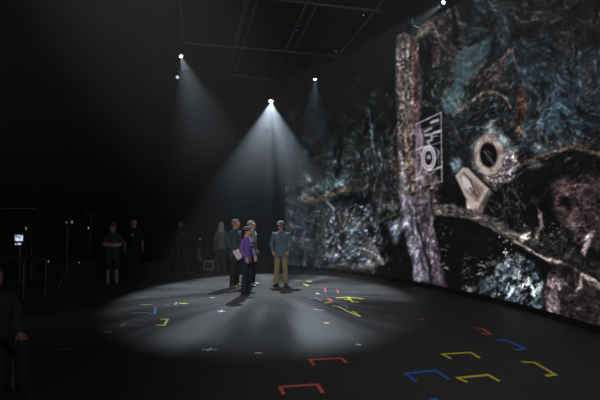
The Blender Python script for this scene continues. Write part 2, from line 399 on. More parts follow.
    stroke([(476, 216), (496, 226), (512, 238)], [1, 1.4, 1.6], (130, 112, 106), 1, .4, .8)
    poly([(519, 240), (525, 234), (531, 232), (530, 238), (523, 243)], (196, 176, 160), 1, .4)
    poly([(581, 252), (588, 234), (593, 230), (590, 244), (585, 256)], (146, 132, 130), 1.2, .3)
    ell(538, 236, 2.5, 3, 0, (150, 128, 116), .6, .6, .8)
    ell(563, 236, 3, 4, 0, (86, 86, 62), .8, .8, .6)
    speck(zone(524, 222, 582, 245, 4), [(92, 94, 100), (100, 86, 70)], 2.6, 2.6, 211, .62, .7, .8)
    # ---- ferns
    Fm = poly([(500, 262), (512, 256), (530, 262), (544, 282), (542, 306), (520, 304), (490, 298), (482, 284)], (26, 31, 35), 3, 1, .8)
    speck(Fm, [(100, 116, 130), (168, 178, 184), (62, 78, 92)], 4.6, 6.4, 221, .50, .56, .9, .5)
    speck(Fm, [(12, 13, 14)], 3, 4, 227, .56, .62, .9, -.4)
    speck(zone(464, 256, 498, 292, 8), [(84, 88, 96), (104, 96, 104)], 4, 2.2, 231, .63, .69, .85, -.5)
    speck(zone(498, 232, 516, 272, 4), [(150, 142, 138)], 2.4, 3.4, 235, .64, .68, .9, .5)
    ell(507, 268, 6, 6, .3, (70, 88, 108), .7, 1, .7)
    ell(472, 289, 5, 2.5, -.4, (104, 98, 104), .6, .6, .8)
    stroke([(478, 264), (484, 267)], 1.6, (120, 116, 124), .8, .4)
    # ---- stump
    M = poly([(548, 272), (560, 264), (574, 268), (586, 280), (610, 292), (760, 350), (760, 420), (600, 420), (545, 316), (546, 290)], (44, 35, 36), 2, .4)
    poly([(548, 280), (558, 276), (566, 284), (558, 292), (558, 312), (548, 314), (546, 296)], (120, 102, 106), 2, .5, .85)
    speck(M, [(70, 56, 58)], 5, 4, 241, .55, .7, .6, .5)
    speck(M, [(20, 17, 18)], 5, 5, 243, .55, .68, .7, .2)
    stroke([(581, 274), (580, 286), (576, 292)], [2, 2.6, 1.5], (150, 132, 134), 1, .3, .85)
    ell(562, 272, 5, 6, .2, (30, 22, 22), .6, .8, .8)
    ell(587, 308, 12, 12, 0, (38, 30, 31), .8, .8, .7)
    # ---- line drawing of the hatch (projected graphic)
    blend(zone(415, 124, 424, 188, 5), (104, 80, 112), .45)
    def ln(pts, wd=.8, col=(216, 206, 220), a=.95): stroke(pts, wd, col, .7, 0.0, a)
    ln([(416.5, 124), (441, 112.5)], 1.0); ln([(441, 112.5), (441.8, 182)], 1.0, (180, 180, 188)); ln([(416.5, 124), (417, 186)], .9, (176, 160, 186), .8)
    ln([(417, 187), (442, 181)], .8, (150, 144, 160), .7)
    ln([(418, 131), (441, 123)], .5, (160, 154, 168), .7); ln([(422, 148), (441, 142)], .8, (190, 184, 196), .8); ln([(417, 150), (424, 147)], .9)
    stroke([(431.5, 122.4), (437.8, 120.2)], 2.8, (200, 198, 202), .9, .03, .95); stroke([(427, 119.5), (429, 118.6)], 1.6, (150, 150, 156), .8, .03)
    stroke([(433.5, 133), (440, 131)], 2.6, (216, 212, 218), .9, .03, .95)
    stroke([(424.5, 131.5), (431.5, 128)], 2.0, (190, 184, 192), .9, .03, .95)
    stroke([(425, 135), (431, 134), (431, 140), (427, 142), (429, 146)], 2.8, (190, 180, 194), 1, .2, .9)
    stroke([(432, 137), (437, 136)], 1.2, (160, 152, 164), .8, .1)
    stroke([(420, 130), (421, 138), (420, 147)], 2.6, (176, 152, 188), 1, .2, .85)
    stroke([(418, 134), (418, 144)], 1, (206, 190, 212), .8, .1, .8)
    stroke([(417, 149), (424, 147), (432, 148)], 2, (200, 186, 206), 1, .2, .85)
    stroke([(434, 148), (439, 152), (437, 158)], 1.2, (170, 162, 172), .8, .2, .8)
    def ring(cx, cy, rx, ry, wd, col, a):
        r = np.sqrt(((gx - cx) / rx) ** 2 + ((gy - cy) / ry) ** 2)
        blend(np.clip(1.3 - np.abs(r - 1) * rx / wd, 0, 1), col, a)
    ell(428.6, 158, 6.8, 12, 0, (110, 96, 112), .2, 0, .6); ell(428.6, 158, 3.6, 7, 0, (22, 19, 24), .3, 0, .9)
    ring(428.6, 158, 6.6, 11.6, .8, (224, 212, 226), .95)
    ring(428.6, 158, 4.4, 8.4, .7, (214, 202, 216), .9)
    ell(428.6, 157, 2, 2.2, 0, (200, 192, 204), .6, .1, .8)
    for k in range(18):
        a_ = 2 * PI * k / 18
        ln([(428.6 + 4.6 * math.cos(a_), 158 + 8.6 * math.sin(a_)), (428.6 + 6.6 * math.cos(a_), 158 + 11.6 * math.sin(a_))], .5, (226, 214, 228), .8)
    ln([(424, 172), (436, 169)], 1.0); stroke([(416, 179.5), (422, 177)], 2.4, (196, 202, 214), 1, .1, .9)
    ln([(436.5, 168.5), (440.5, 167)], 2.4, (180, 174, 172), .9); ln([(438, 150), (438.6, 164)], .8, (170, 162, 172), .7)
    stroke([(418, 152), (421, 163), (419, 174), (423, 182)], 2.6, (180, 158, 190), 1.2, .5, .8)
    stroke([(424, 173), (430, 175), (434, 172)], 1.6, (160, 146, 160), 1, .3, .8)
    for k in range(9): ln([(423 + k * 1.9, 175 + (k % 3)), (423 + k * 1.9, 183 - (k % 2))], .6, (170, 158, 176), .7)

    # ---- overall fine grain and fall-off towards the dark top
    H_, W_ = gx.shape; r2 = np.random.RandomState(5)
    def drawn(cell, L, turn, seed):                              # noise drawn out along a wandering grain: folds, roots, bark
        th = turn + (fbm(gx / 60, gy / 60, seed, 2) - .5) * 6.5 + (fbm(gx / 13, gy / 13, seed + 3, 2) - .5) * 2.2
        tr = np.clip(1 - np.abs(gx - 408 - np.clip(gy - 180, 0, 110) * .22) / 16, 0, 1) ** .5 * (gx < 440)
        th = th * (1 - tr) + (PI / 2 - .12 + .9 * (fbm(gx / 9, gy / 9, seed + 8, 2) - .5)) * tr
        n0 = vnoise(gx / cell, gy / cell, seed + 20); out = np.zeros_like(gx)
        vx, vy = np.cos(th), np.sin(th)
        for sg in (1, -1):
            px_ = np.tile(np.arange(W_, dtype=float), (H_, 1)); py_ = np.tile(np.arange(H_, dtype=float)[:, None], (1, W_))
            for i_ in range(int(L)):
                a_ = np.clip(px_ + .5, 0, W_ - 1).astype(np.int32); b_ = np.clip(py_ + .5, 0, H_ - 1).astype(np.int32)
                out += n0[b_, a_]; px_ += sg * vx[b_, a_] * 1.5; py_ += sg * vy[b_, a_] * 1.5
        return (out - out.mean()) / out.std()
    fine = drawn(.9, 4, 1.2, 401); coarse = drawn(2.4, 8, 1.0, 431)
    Kp = 1 - .45 * np.maximum(PLT, PLT2)
    Kp *= 1 - .85 * np.clip((1.12 - np.sqrt(((gx - 488.8) / 15) ** 2 + ((gy - 154.5) / 21) ** 2)) / .15, 0, 1)
    Kp *= 1 - .85 * np.clip((1.1 - np.abs((gx - 472) * .75 + (gy - 190) * .66) / 26) / .2, 0, 1) * np.clip((1.1 - np.abs((gx - 472) * .66 - (gy - 190) * .75) / 15) / .2, 0, 1)
    Kp *= 1 - .85 * np.clip((14 - np.abs(gx - 429)) / 2, 0, 1) * np.clip((38 - np.abs(gy - 149)) / 2, 0, 1)
    gr = ridge(gx / 3.2 + wx / 8, gy / 3.8 + wy / 8, 301, 3) - .5
    g2 = fbm(gx / 1.5, gy / 1.5, 311, 2)
    mult = np.exp((.15 * np.clip(fine, -2, 2.2) + .17 * np.clip(coarse, -2, 2.2) + (1.1 - .35 * (gx < 394)) * gr) * Kp) * (.92 + .16 * g2) * .98
    C *= mult[..., None]
    # pale highlights painted along the grain, only over the brighter parts
    eg = np.clip((coarse + .5 * fine - 1.5) / .8, 0, 1) * np.clip((C.mean(-1) - 24) / 20, 0, 1)
    tint = fbm(gx / 30, gy / 30, 77, 2)[..., None]
    C[:] = C + (eg * Kp * .55)[..., None] * (np.array([34, 26, 24.]) * tint + np.array([18, 28, 34.]) * (1 - tint)) * 1.2
    lum = C.mean(-1, keepdims=True); C[:] = lum + (C - lum) * .88
    C[:] = np.maximum(C - 5, 5)
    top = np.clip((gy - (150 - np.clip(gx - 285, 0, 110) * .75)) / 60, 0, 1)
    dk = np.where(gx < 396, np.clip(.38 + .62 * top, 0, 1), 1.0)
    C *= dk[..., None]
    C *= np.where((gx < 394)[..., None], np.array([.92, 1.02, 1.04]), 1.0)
    lum = C.mean(-1, keepdims=True); C[:] = lum + (C - lum) * .80
    C[:] = np.maximum(C - 5, 5)
paint_screen()

def sample_pic(px, py):
    u = np.clip((px - X0) * S, 0, PIC.shape[1] - 1.001); v = np.clip((py - Y0) * S, 0, PIC.shape[0] - 1.001)
    i = u.astype(int); j = v.astype(int); fu = (u - i)[..., None]; fv = (v - j)[..., None]
    return (PIC[j, i] * (1 - fu) + PIC[j, i + 1] * fu) * (1 - fv) + (PIC[j + 1, i] * (1 - fu) + PIC[j + 1, i + 1] * fu) * fv

# ------------------------------------------------------------------ LED wall
BASE_Z = .12; TOP_Z = 7.2
foot = [ground(x, y, BASE_Z) for x, y in ((285, 264.5), (350, 270.5), (412, 280.8), (446, 287.2), (520, 303.6), (600, 326.5))]
foot = [(p.x, p.y) for p in foot] + [(5.25, 4.6), (4.75, 2.9)]
def catmull(P, n):
    P = [np.array(p) for p in P]; P = [2 * P[0] - P[1]] + P + [2 * P[-1] - P[-2]]
    out = []
    for i in range(1, len(P) - 2):
        for k in range(n):
            t = k / n; a, b, c, d = P[i - 1], P[i], P[i + 1], P[i + 2]
            out.append(.5 * ((2 * b) + (c - a) * t + (2 * a - 5 * b + 4 * c - d) * t * t + (3 * b - a - 3 * c + d) * t ** 3))
    out.append(P[-2]); return np.array(out)
curve = catmull(foot, 60)
for _ in range(60): curve[1:-1] = (curve[:-2] + 2 * curve[1:-1] + curve[2:]) / 4
# resample evenly by view angle so the picture detail is uniform
seg = np.sqrt(((curve[1:] - curve[:-1]) ** 2).sum(1)); dist = np.concatenate([[0], np.cumsum(seg / np.maximum(3.5, curve[1:, 1]))])
NU, NV = 620, 560
uu = np.linspace(0, dist[-1], NU)
cx = np.interp(uu, dist, curve[:, 0]); cy = np.interp(uu, dist, curve[:, 1])
zz = np.linspace(BASE_Z, TOP_Z, NV)
GX = np.repeat(cx[None], NV, 0); GY = np.repeat(cy[None], NV, 0); GZ = np.repeat(zz[:, None], NU, 1)
ct, st = math.cos(TILT), math.sin(TILT)
zr = GZ - CAMH; depth = GY * ct + zr * st; up = -GY * st + zr * ct
dd = np.maximum(depth, .5)
pxx = 300 + F * GX / dd; pyy = 200 - F * up / dd
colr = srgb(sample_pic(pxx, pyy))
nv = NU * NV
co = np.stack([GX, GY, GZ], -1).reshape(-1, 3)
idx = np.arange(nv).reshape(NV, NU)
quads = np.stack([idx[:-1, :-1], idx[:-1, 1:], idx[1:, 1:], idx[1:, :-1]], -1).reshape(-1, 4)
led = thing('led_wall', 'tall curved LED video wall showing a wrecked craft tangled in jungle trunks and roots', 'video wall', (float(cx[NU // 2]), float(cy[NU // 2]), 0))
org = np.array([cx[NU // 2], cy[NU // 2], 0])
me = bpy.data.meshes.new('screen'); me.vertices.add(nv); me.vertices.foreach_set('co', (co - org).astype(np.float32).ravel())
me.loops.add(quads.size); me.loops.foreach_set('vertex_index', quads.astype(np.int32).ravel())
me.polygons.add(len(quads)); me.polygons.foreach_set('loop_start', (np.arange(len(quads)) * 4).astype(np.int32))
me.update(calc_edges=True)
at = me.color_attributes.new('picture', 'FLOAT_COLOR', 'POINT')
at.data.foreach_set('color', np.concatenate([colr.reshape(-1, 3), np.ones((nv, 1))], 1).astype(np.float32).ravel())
ms = bpy.data.materials.new('led_screen'); ms.use_nodes = True; nt = ms.node_tree
b = nt.nodes['Principled BSDF']; b.inputs['Base Color'].default_value = (.012, .012, .013, 1); b.inputs['Roughness'].default_value = .75; b.inputs['Specular IOR Level'].default_value = .15
ca = nt.nodes.new('ShaderNodeVertexColor'); ca.layer_name = 'picture'
nt.links.new(ca.outputs['Color'], b.inputs['Emission Color']); b.inputs['Emission Strength'].default_value = 1.0
ms.cycles.emission_sampling = 'NONE'
me.materials.append(ms); me.validate(); scr = bpy.data.objects.new('screen', me); COL.objects.link(scr); scr.parent = led
blk = mat('black_cabinet', (30, 31, 33), .7, .1, 5)
def ribbon(offs, z0, z1, th, name, m, parent, step=8):
    ids = list(range(0, NU, step)) + ([NU - 1] if (NU - 1) % step else [])
    rg = []
    for i in ids:
        a = max(i - 3, 0); c = min(i + 3, NU - 1)
        t = Vector((cx[c] - cx[a], cy[c] - cy[a], 0)).normalized(); n = Vector((-t.y, t.x, 0))
        p = Vector((cx[i], cy[i], 0)) - Vector(org)
        rg.append([p + n * offs + Vector((0, 0, z0)), p + n * (offs + th) + Vector((0, 0, z0)), p + n * (offs + th) + Vector((0, 0, z1)), p + n * offs + Vector((0, 0, z1))])
    mb = MB(); mb.rings(rg); return mb.build(name, m, parent)
tmid = Vector((cx[300] - cx[294], cy[300] - cy[294], 0)).normalized()
side = 1 if Vector((-tmid.y, tmid.x, 0)).dot(Vector((cx[300], cy[300], 0)) - Vector((-2, 6, 0))) > 0 else -1
ribbon(.03 * side, BASE_Z, TOP_Z, .12 * side, 'cabinet', blk, led)
ribbon(-.02 * side, 0.0, BASE_Z - .01, .25 * side, 'plinth', mat('plinth_black', (22, 22, 23), .8, .1, 5), led)
ribbon(.0, TOP_Z + .005, TOP_Z + .07, .15 * side, 'top_rail', blk, led)

# ------------------------------------------------------------------ room
floor_m = bpy.data.materials.new('stage_floor'); floor_m.use_nodes = True; nt = floor_m.node_tree; b = nt.nodes['Principled BSDF']
tc = nt.nodes.new('ShaderNodeTexCoord')
n1 = nt.nodes.new('ShaderNodeTexNoise'); n1.inputs['Scale'].default_value = .9; n1.inputs['Detail'].default_value = 6
n2 = nt.nodes.new('ShaderNodeTexNoise'); n2.inputs['Scale'].default_value = 14; n2.inputs['Detail'].default_value = 8
nt.links.new(tc.outputs['Object'], n1.inputs['Vector']); nt.links.new(tc.outputs['Object'], n2.inputs['Vector'])
mx = nt.nodes.new('ShaderNodeMix'); mx.data_type = 'FLOAT'; mx.inputs[0].default_value = .45
nt.links.new(n1.outputs['Fac'], mx.inputs[2]); nt.links.new(n2.outputs['Fac'], mx.inputs[3])
rp = nt.nodes.new('ShaderNodeValToRGB'); rp.color_ramp.elements[0].position = .3; rp.color_ramp.elements[1].position = .7
rp.color_ramp.elements[0].color = (.045, .0395, .0355, 1); rp.color_ramp.elements[1].color = (.067, .059, .053, 1)
nt.links.new(mx.outputs[0], rp.inputs['Fac']); nt.links.new(rp.outputs['Color'], b.inputs['Base Color'])
b.inputs['Roughness'].default_value = .62; b.inputs['Specular IOR Level'].default_value = .22
tag(MB().box((0, 8, -.05), (14, 14, .05)).build('floor', floor_m), kind='structure')
drape = bpy.data.materials.new('black_drape'); drape.use_nodes = True; nt = drape.node_tree; b = nt.nodes['Principled BSDF']
wv = nt.nodes.new('ShaderNodeTexNoise'); wv.inputs['Scale'].default_value = 3; tc = nt.nodes.new('ShaderNodeTexCoord')
nt.links.new(tc.outputs['Object'], wv.inputs['Vector'])
rp = nt.nodes.new('ShaderNodeValToRGB'); rp.color_ramp.elements[0].color = (.010, .011, .012, 1); rp.color_ramp.elements[1].color = (.016, .017, .018, 1)
nt.links.new(wv.outputs['Fac'], rp.inputs['Fac']); nt.links.new(rp.outputs['Color'], b.inputs['Base Color'])
b.inputs['Roughness'].default_value = .95; b.inputs['Specular IOR Level'].default_value = .05
tag(MB().box((0, 22.05, 5), (14, .05, 5)).build('wall_back', drape), kind='structure')
tag(MB().box((-14.05, 8, 5), (.05, 14, 5)).build('wall_left', drape), kind='structure')
tag(MB().box((14.05, 8, 5), (.05, 14, 5)).build('wall_right', drape), kind='structure')
tag(MB().box((0, 8, 10.05), (14, 14, .05)).build('ceiling', drape), kind='structure')
# black curtain standing left of the stage
cz = []; DY = 15.5; cxr = (178 - 300) / F * DY
N = 340
for z in (0.02, 9.95):
    cz.append([Vector((-13.8 + (cxr + 13.8) * i / N, DY + .07 * math.sin(i * .55) + .02 * math.sin(i * 1.9), z)) for i in range(N + 1)])
mb = MB(); vs = cz[0] + cz[1]
mb.add(vs, [(i, i + 1, N + 2 + i, N + 1 + i) for i in range(N)])
o = mb.build('curtain', drape, smooth=True); sd = o.modifiers.new('thickness', 'SOLIDIFY'); sd.thickness = .01
tag(o, 'floor length pleated black curtain hanging behind the crew left of stage', 'curtain')

# ------------------------------------------------------------------ world, haze
w = bpy.data.worlds.new('world'); scn.world = w; w.use_nodes = True
w.node_tree.nodes['Background'].inputs[0].default_value = (.9, .97, 1.05, 1)
w.node_tree.nodes['Background'].inputs[1].default_value = .23
hm = bpy.data.materials.new('haze'); hm.use_nodes = True; nt = hm.node_tree; nt.nodes.remove(nt.nodes['Principled BSDF'])
vsn = nt.nodes.new('ShaderNodeVolumeScatter'); vsn.inputs['Anisotropy'].default_value = .1
hg = nt.nodes.new('ShaderNodeNewGeometry'); hs = nt.nodes.new('ShaderNodeSeparateXYZ'); hr = nt.nodes.new('ShaderNodeMapRange'); hr.interpolation_type = 'SMOOTHSTEP'
nt.links.new(hg.outputs['Position'], hs.inputs[0]); nt.links.new(hs.outputs['Z'], hr.inputs[0])      # the haze hangs thicker under the grid
hr.inputs[1].default_value = 2.0; hr.inputs[2].default_value = 6.2; hr.inputs[3].default_value = .0035; hr.inputs[4].default_value = .037
nt.links.new(hr.outputs[0], vsn.inputs['Density'])
nt.links.new(vsn.outputs[0], nt.nodes['Material Output'].inputs['Volume'])
tag(MB().box((0, 8.0, 4.95), (13.9, 13.9, 4.9)).build('haze', hm), 'thin grey theatrical haze filling the dark studio air', 'haze', kind='stuff')
scn.cycles.volume_bounces = 0
scn.cycles.max_bounces = 5

# ------------------------------------------------------------------ stage lights
def lookrot(d):
    return Vector(d).to_track_quat('-Z', 'Y')
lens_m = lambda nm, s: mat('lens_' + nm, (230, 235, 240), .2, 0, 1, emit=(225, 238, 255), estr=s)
def stage_light(label, pos, target, power, size, blend, lens=8.0, lr=.07, gobo=None, name='stage_light', color=(.70, .84, 1)):
    pos = Vector(pos); q = lookrot(Vector(target) - pos); R = q.to_matrix()
    t = thing(name, label, 'stage light', pos)
    def L(p): return R @ Vector(p)
    body = mat('lamp_black', (34, 35, 37), .5, .1, 8)
    mb = MB(); mb.tube([L((0, 0, -.01)), L((0, 0, .06)), L((0, 0, .20)), L((0, 0, .30)), L((0, 0, .36))], [lr * 1.35, lr * 1.4, lr * 1.7, lr * 1.5, lr * .8], 20)
    h = mb.build('lamp_head', body, t)
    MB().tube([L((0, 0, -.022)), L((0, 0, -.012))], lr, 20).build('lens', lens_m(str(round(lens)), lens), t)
    mb = MB(); sx = lr * 2.1
    for s in (-1, 1):
        mb.tube([L((s * sx, 0, .16)), L((s * sx, 0, .16)) + Vector((0, 0, .22))], .016, 8)
        mb.tube([L((s * sx * .75, 0, .16)), L((s * sx * 1.05, 0, .16))], .03, 10)
    a = L((-sx, 0, .16)) + Vector((0, 0, .22)); c = L((sx, 0, .16)) + Vector((0, 0, .22))
    mb.tube([a, c], .016, 8); mb.build('yoke', body, t)
    m_ = (a + c) / 2
    MB().box(m_ + Vector((0, 0, .07)), (.13, .1, .06)).build('base_unit', body, t)
    MB().tube([m_ + Vector((0, 0, .13)), Vector((m_.x, m_.y, GRID_Z - pos.z - .03))], .018, 8).build('drop_pipe', body, t)
    if power:
        ld = bpy.data.lights.new('beam', 'SPOT'); ld.energy = power; ld.spot_size = size; ld.spot_blend = blend; ld.shadow_soft_size = .03; ld.color = color
        lo = bpy.data.objects.new('beam', ld); COL.objects.link(lo); lo.parent = t
        lo.location = L((0, 0, -.05)); lo.rotation_mode = 'QUATERNION'; lo.rotation_quaternion = q
        if gobo: gobo(ld)
    return t
GRID_Z = 7.5
def petals(ld):
    ld.use_nodes = True; nt = ld.node_tree
    em = nt.nodes.get('Emission')
    tc = nt.nodes.new('ShaderNodeTexCoord'); sp = nt.nodes.new('ShaderNodeSeparateXYZ'); nt.links.new(tc.outputs['Normal'], sp.inputs[0])
    def M(op, a, b=None):
        n = nt.nodes.new('ShaderNodeMath'); n.operation = op
        for k, v in enumerate((a, b)):
            if v is None: continue
            if isinstance(v, (int, float)): n.inputs[k].default_value = v
            else: nt.links.new(v, n.inputs[k])
        return n.outputs[0]
    z = M('ABSOLUTE', sp.outputs['Z']); x = M('DIVIDE', sp.outputs['X'], z); y = M('DIVIDE', sp.outputs['Y'], z)
    r = M('SQRT', M('ADD', M('MULTIPLY', x, x), M('MULTIPLY', y, y)))
    ux = M('DIVIDE', x, M('ADD', r, .03)); uy = M('DIVIDE', y, M('ADD', r, .03))
    cb = nt.nodes.new('ShaderNodeCombineXYZ'); nt.links.new(ux, cb.inputs[0]); nt.links.new(uy, cb.inputs[1]); nt.links.new(M('MULTIPLY', r, .5), cb.inputs[2])
    no = nt.nodes.new('ShaderNodeTexNoise'); no.inputs['Scale'].default_value = 2.6; no.inputs['Detail'].default_value = 2.5
    nt.links.new(cb.outputs[0], no.inputs['Vector'])
    rp = nt.nodes.new('ShaderNodeMapRange'); rp.inputs[1].default_value = .38; rp.inputs[2].default_value = .66; rp.inputs[3].default_value = .16; rp.inputs[4].default_value = 1.35
    rp.interpolation_type = 'SMOOTHSTEP'
    nt.links.new(no.outputs['Fac'], rp.inputs[0])
    # even in the middle, streaky further out
    k = nt.nodes.new('ShaderNodeMapRange'); k.inputs[1].default_value = .08; k.inputs[2].default_value = .32; nt.links.new(r, k.inputs[0])
    mxn = nt.nodes.new('ShaderNodeMix'); mxn.data_type = 'FLOAT'; nt.links.new(k.outputs[0], mxn.inputs[0]); mxn.inputs[2].default_value = .8; nt.links.new(rp.outputs[0], mxn.inputs[3])
    nt.links.new(mxn.outputs[0], em.inputs['Strength'])
key = atY(271, 101, 13.0)
stage_light('bright key spotlight hanging over the stage at the tip of the wide beam', key, (-.80, 10.4, 0), 3150, math.radians(59), .28, 45, .055, petals)
pl = atY(181, 56, 14.5)
stage_light('spotlight upper left throwing a faint broad beam beside the curtain', pl, (-1.2, 10.2, 0), 720, math.radians(36), .9, 14, .055)
pr = atY(315, 79, 13.2)
stage_light('small spotlight in front of the far dark end of the video wall', pr, (pr.x, 12.6, 2), 150, math.radians(44), .9, 10, .05)
pt = atY(444, 2, 9.6)
stage_light('spotlight at the top frame edge by the video wall rim, beam pointing down left', pt, (pt.x - 2.2, 9.4, 5.2), 220, math.radians(34), .9, 12, .045)
stage_light('added front fill spotlight, unseen above and behind the camera, aimed at the group', (-2.2, -1.2, 6.6), (-.8, 10.6, 1.0), 2700, math.radians(25), .8, 20, .08, color=(1, .95, .88))  # unseen fill lamp, added to brighten the people from the front
stage_light('added dim wide fill lamp, unseen behind the camera, aimed at the right floor', (1.6, -1.6, 6.9), (2.1, 6.6, 0), 820, math.radians(54), 1.0, 12, .07, color=(.93, .97, 1))  # out of view; added to lift the right floor and its tape marks
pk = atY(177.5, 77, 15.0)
stage_light('tiny unlit spotlight left of the stage below its neighbour, its glint painted as lens glow', pk, (pk.x + .3, 10, 2), 0, .5, .5, 1.2, .055)  # no beam; a faintly glowing lens stands in for the glint

# ------------------------------------------------------------------ lighting grid
pipe_m = mat('grid_pipe', (138, 142, 150), .5, .1, 6, spec=.5)
def gp(x, y): return ground(x, y, GRID_Z)
def truss(a, b, label, wid=.30):
    a = gp(*a); b = gp(*b); d = (b - a).normalized(); n = Vector((-d.y, d.x, 0)); o_ = (a + b) / 2
    t = thing('lighting_truss', label, 'truss', o_)
    for s in (-1, 1):
        MB().tube([a + n * s * wid / 2 - o_, b + n * s * wid / 2 - o_], .03, 8).build('chord', pipe_m, t)
    MB().tube([a + Vector((0, 0, .26)) - o_, b + Vector((0, 0, .26)) - o_], .03, 8).build('chord', pipe_m, t)
    mb = MB(); L_ = (b - a).length; k = int(L_ / .5)
    for i in range(k):
        p = a + d * (i * L_ / k); q = a + d * ((i + 1) * L_ / k); m_ = (p + q) / 2 + Vector((0, 0, .26))
        for s in (-1, 1):
            mb.tube([p + n * s * wid / 2 - o_, m_ - o_], .012, 5); mb.tube([m_ - o_, q + n * s * wid / 2 - o_], .012, 5)
    mb.build('lacing', mat('truss_lacing', (40, 42, 45), .6, .1, 6), t)
def pipe(a, b, label, z=GRID_Z - .06, r=.032):
    a = ground(a[0], a[1], z); b = ground(b[0], b[1], z); o_ = (a + b) / 2; d = (b - a).normalized()
    t = thing('grid_pipe', label, 'pipe', o_)
    MB().tube([a - o_, b - o_], r, 8).build('tube', pipe_m, t)
    for s in (a, b):
        MB().tube([s - o_ - d * .03, s - o_ + d * .03], r * 1.5, 8).build('end_clamp', pipe_m, t)
truss((258, -25), (230, 77), 'overhead truss running back from top frame, left of the two long trusses', .28)
truss((327, -28), (274.5, 82), 'overhead truss right of the other, meeting the front pipe above the key spotlight', .3)
pipe((178.5, -25), (183, 38), 'steel overhead pipe furthest left in the grid')
pipe((186, 43), (337, 56), 'long overhead crossing pipe spanning both trusses')
pipe((228, 74), (275, 80.5), 'short overhead crossing pipe at the far end of the trusses')
pipe((272, -1), (378, 11), 'overhead crossing pipe nearest to the camera along top frame')
pipe((392, -10), (338, 56), 'overhead pipe on the right side of the grid near the video wall')
for (x, y, D, lb) in ((297, 30.5, 11.2, 'tiny blue indicator lamp on the right overhead truss'), (336, 51.5, 14.0, 'tiny white indicator lamp by the grid corner near the video wall'), (363.5, 15.5, 11.5, 'tiny pale indicator lamp near the nearest crossing pipe')):
    p = atY(x, y, D); blue = 'blue' in lb
    t = thing('indicator_lamp', lb, 'indicator', p)
    MB().box((0, 0, .05), (.05, .04, .04)).build('housing', blk, t)
    MB().ell((0, -.02, 0), (.013, .013, .013), None, 10).build('bulb', mat('bulb_blue' if blue else 'bulb_white', (80, 100, 220) if blue else (180, 190, 200), .4, 0, 1, emit=(60, 80, 230) if blue else (170, 180, 190), estr=1.2), t)
    MB().tube([(0, 0, .09), (0, 0, GRID_Z + .0 - p.z - .02 if GRID_Z > p.z else .2)], .006, 6).build('cable', blk, t)
# hanging black speakers in front of wall top (dark grey boxes)
for (x, y, D, lb) in ((376, 56, 11.0, 'dark grey hanging unit seen before the far wall top, left one'), (412, 30, 9.6, 'dark grey hanging unit right of the other, by the wall rim')):
    p = atY(x, y, D); t = thing('hanging_unit', lb, 'rigging unit', p)
    R = Euler((.5, 0, .7)).to_matrix()
    bev(MB().box((0, 0, 0), (.13, .09, .1), R).build('case', mat('unit_grey', (58, 60, 64), .6, .1, 7), t), .01)
    mb = MB(); mb.box((0, -.09, 0), (.1, .01, .075), R); mb.build('front_grille', mat('grille', (40, 40, 43), .7, .2, 60), t)
    MB().tube([(0, 0, .1), (0, 0, GRID_Z - p.z)], .01, 6).build('cable', blk, t)

# ------------------------------------------------------------------ tape marks
def tape_m(nm, rgb): return mat('tape_' + nm, rgb, .6, .08, 30)
TAPE = dict(red=(240, 112, 98), yellow=(244, 228, 84), blue=(38, 122, 226), white=(214, 216, 216), pink=(170, 80, 110), tan=(160, 150, 108), pale=(128, 132, 140), cyan=(96, 132, 180))
def tape(col, lines, label, wd=.045, group=None):
    P = [[ground(x, y, 0) for x, y in l] for l in lines]
    c = P[0][0]; mb = MB()
    k = 0
    for l in P:
        for a, b_ in zip(l[:-1], l[1:]):
            d = (b_ - a)
            if d.length < 1e-4: continue
            d.normalize(); n = Vector((-d.y, d.x, 0)) * wd / 2; z = .002 + .0012 * k; k += 1
            a2 = a - d * wd * .4; b2 = b_ + d * wd * .4
            q = [a2 + n, a2 - n, b2 - n, b2 + n]
            mb.add([v - Vector((c.x, c.y, 0)) + Vector((0, 0, .0005)) for v in q] + [v - Vector((c.x, c.y, 0)) + Vector((0, 0, z)) for v in q],
                   [(3, 2, 1, 0), (4, 5, 6, 7), (0, 1, 5, 4), (1, 2, 6, 5), (2, 3, 7, 6), (3, 0, 4, 7)])
    o = mb.build('floor_tape', tape_m(col, TAPE[col])); o.location = (c.x, c.y, 0)
    return tag(o, label, 'tape mark', group)
tape('red', [[(314, 365), (309.6, 359.8), (341, 358), (346.2, 362.4)]], 'bright red U-shaped tape bracket on dark floor below the group')
tape('red', [[(283.4, 393.6), (280, 387), (317, 384.4), (322.4, 392.4)]], 'dim red U-shaped tape bracket nearest the bottom frame edge')
tape('yellow', [[(450, 358.2), (442.5, 354.2), (470.5, 352.5), (478.7, 357.5)]], 'yellow U-shaped tape bracket on the right floor, the one further back')
tape('blue', [[(416, 381), (405, 373.7), (435, 370.5), (448, 378.7)]], 'blue U-shaped tape bracket left of the nearest yellow bracket')
tape('yellow', [[(466, 381.7), (457.7, 378), (488, 375), (498, 380.6)]], 'yellow U-shaped tape bracket right of the blue one near bottom edge')
tape('red', [[(476, 327.8), (482, 328.5), (490.7, 334.2), (482.7, 333.4)]], 'small red hooked tape bracket toward the video wall')
tape('blue', [[(499.2, 340.2), (506.5, 340.2), (524.8, 348.7), (517.5, 349.9)]], 'blue hooked tape bracket in front of the video wall stump', .06)
tape('yellow', [[(523, 361.9), (534.7, 362.6), (555.3, 374.7), (547, 375.8)]], 'yellow hooked tape bracket furthest right on the floor')
tape('red', [[(420, 319.4), (423, 319.6)]], 'tiny red tape dab right of the lit pool')
tape('pink', [[(423.4, 324.3), (424.8, 324.8)]], 'tiny dull pink tape dab just below the red dab')
tape('tan', [[(449, 305), (453.5, 305.6)]], 'faint tan tape strip near foot of the video wall trunk')
tape('blue', [[(431, 399.6), (436, 399.2)]], 'blue tape end cut by the bottom frame edge')
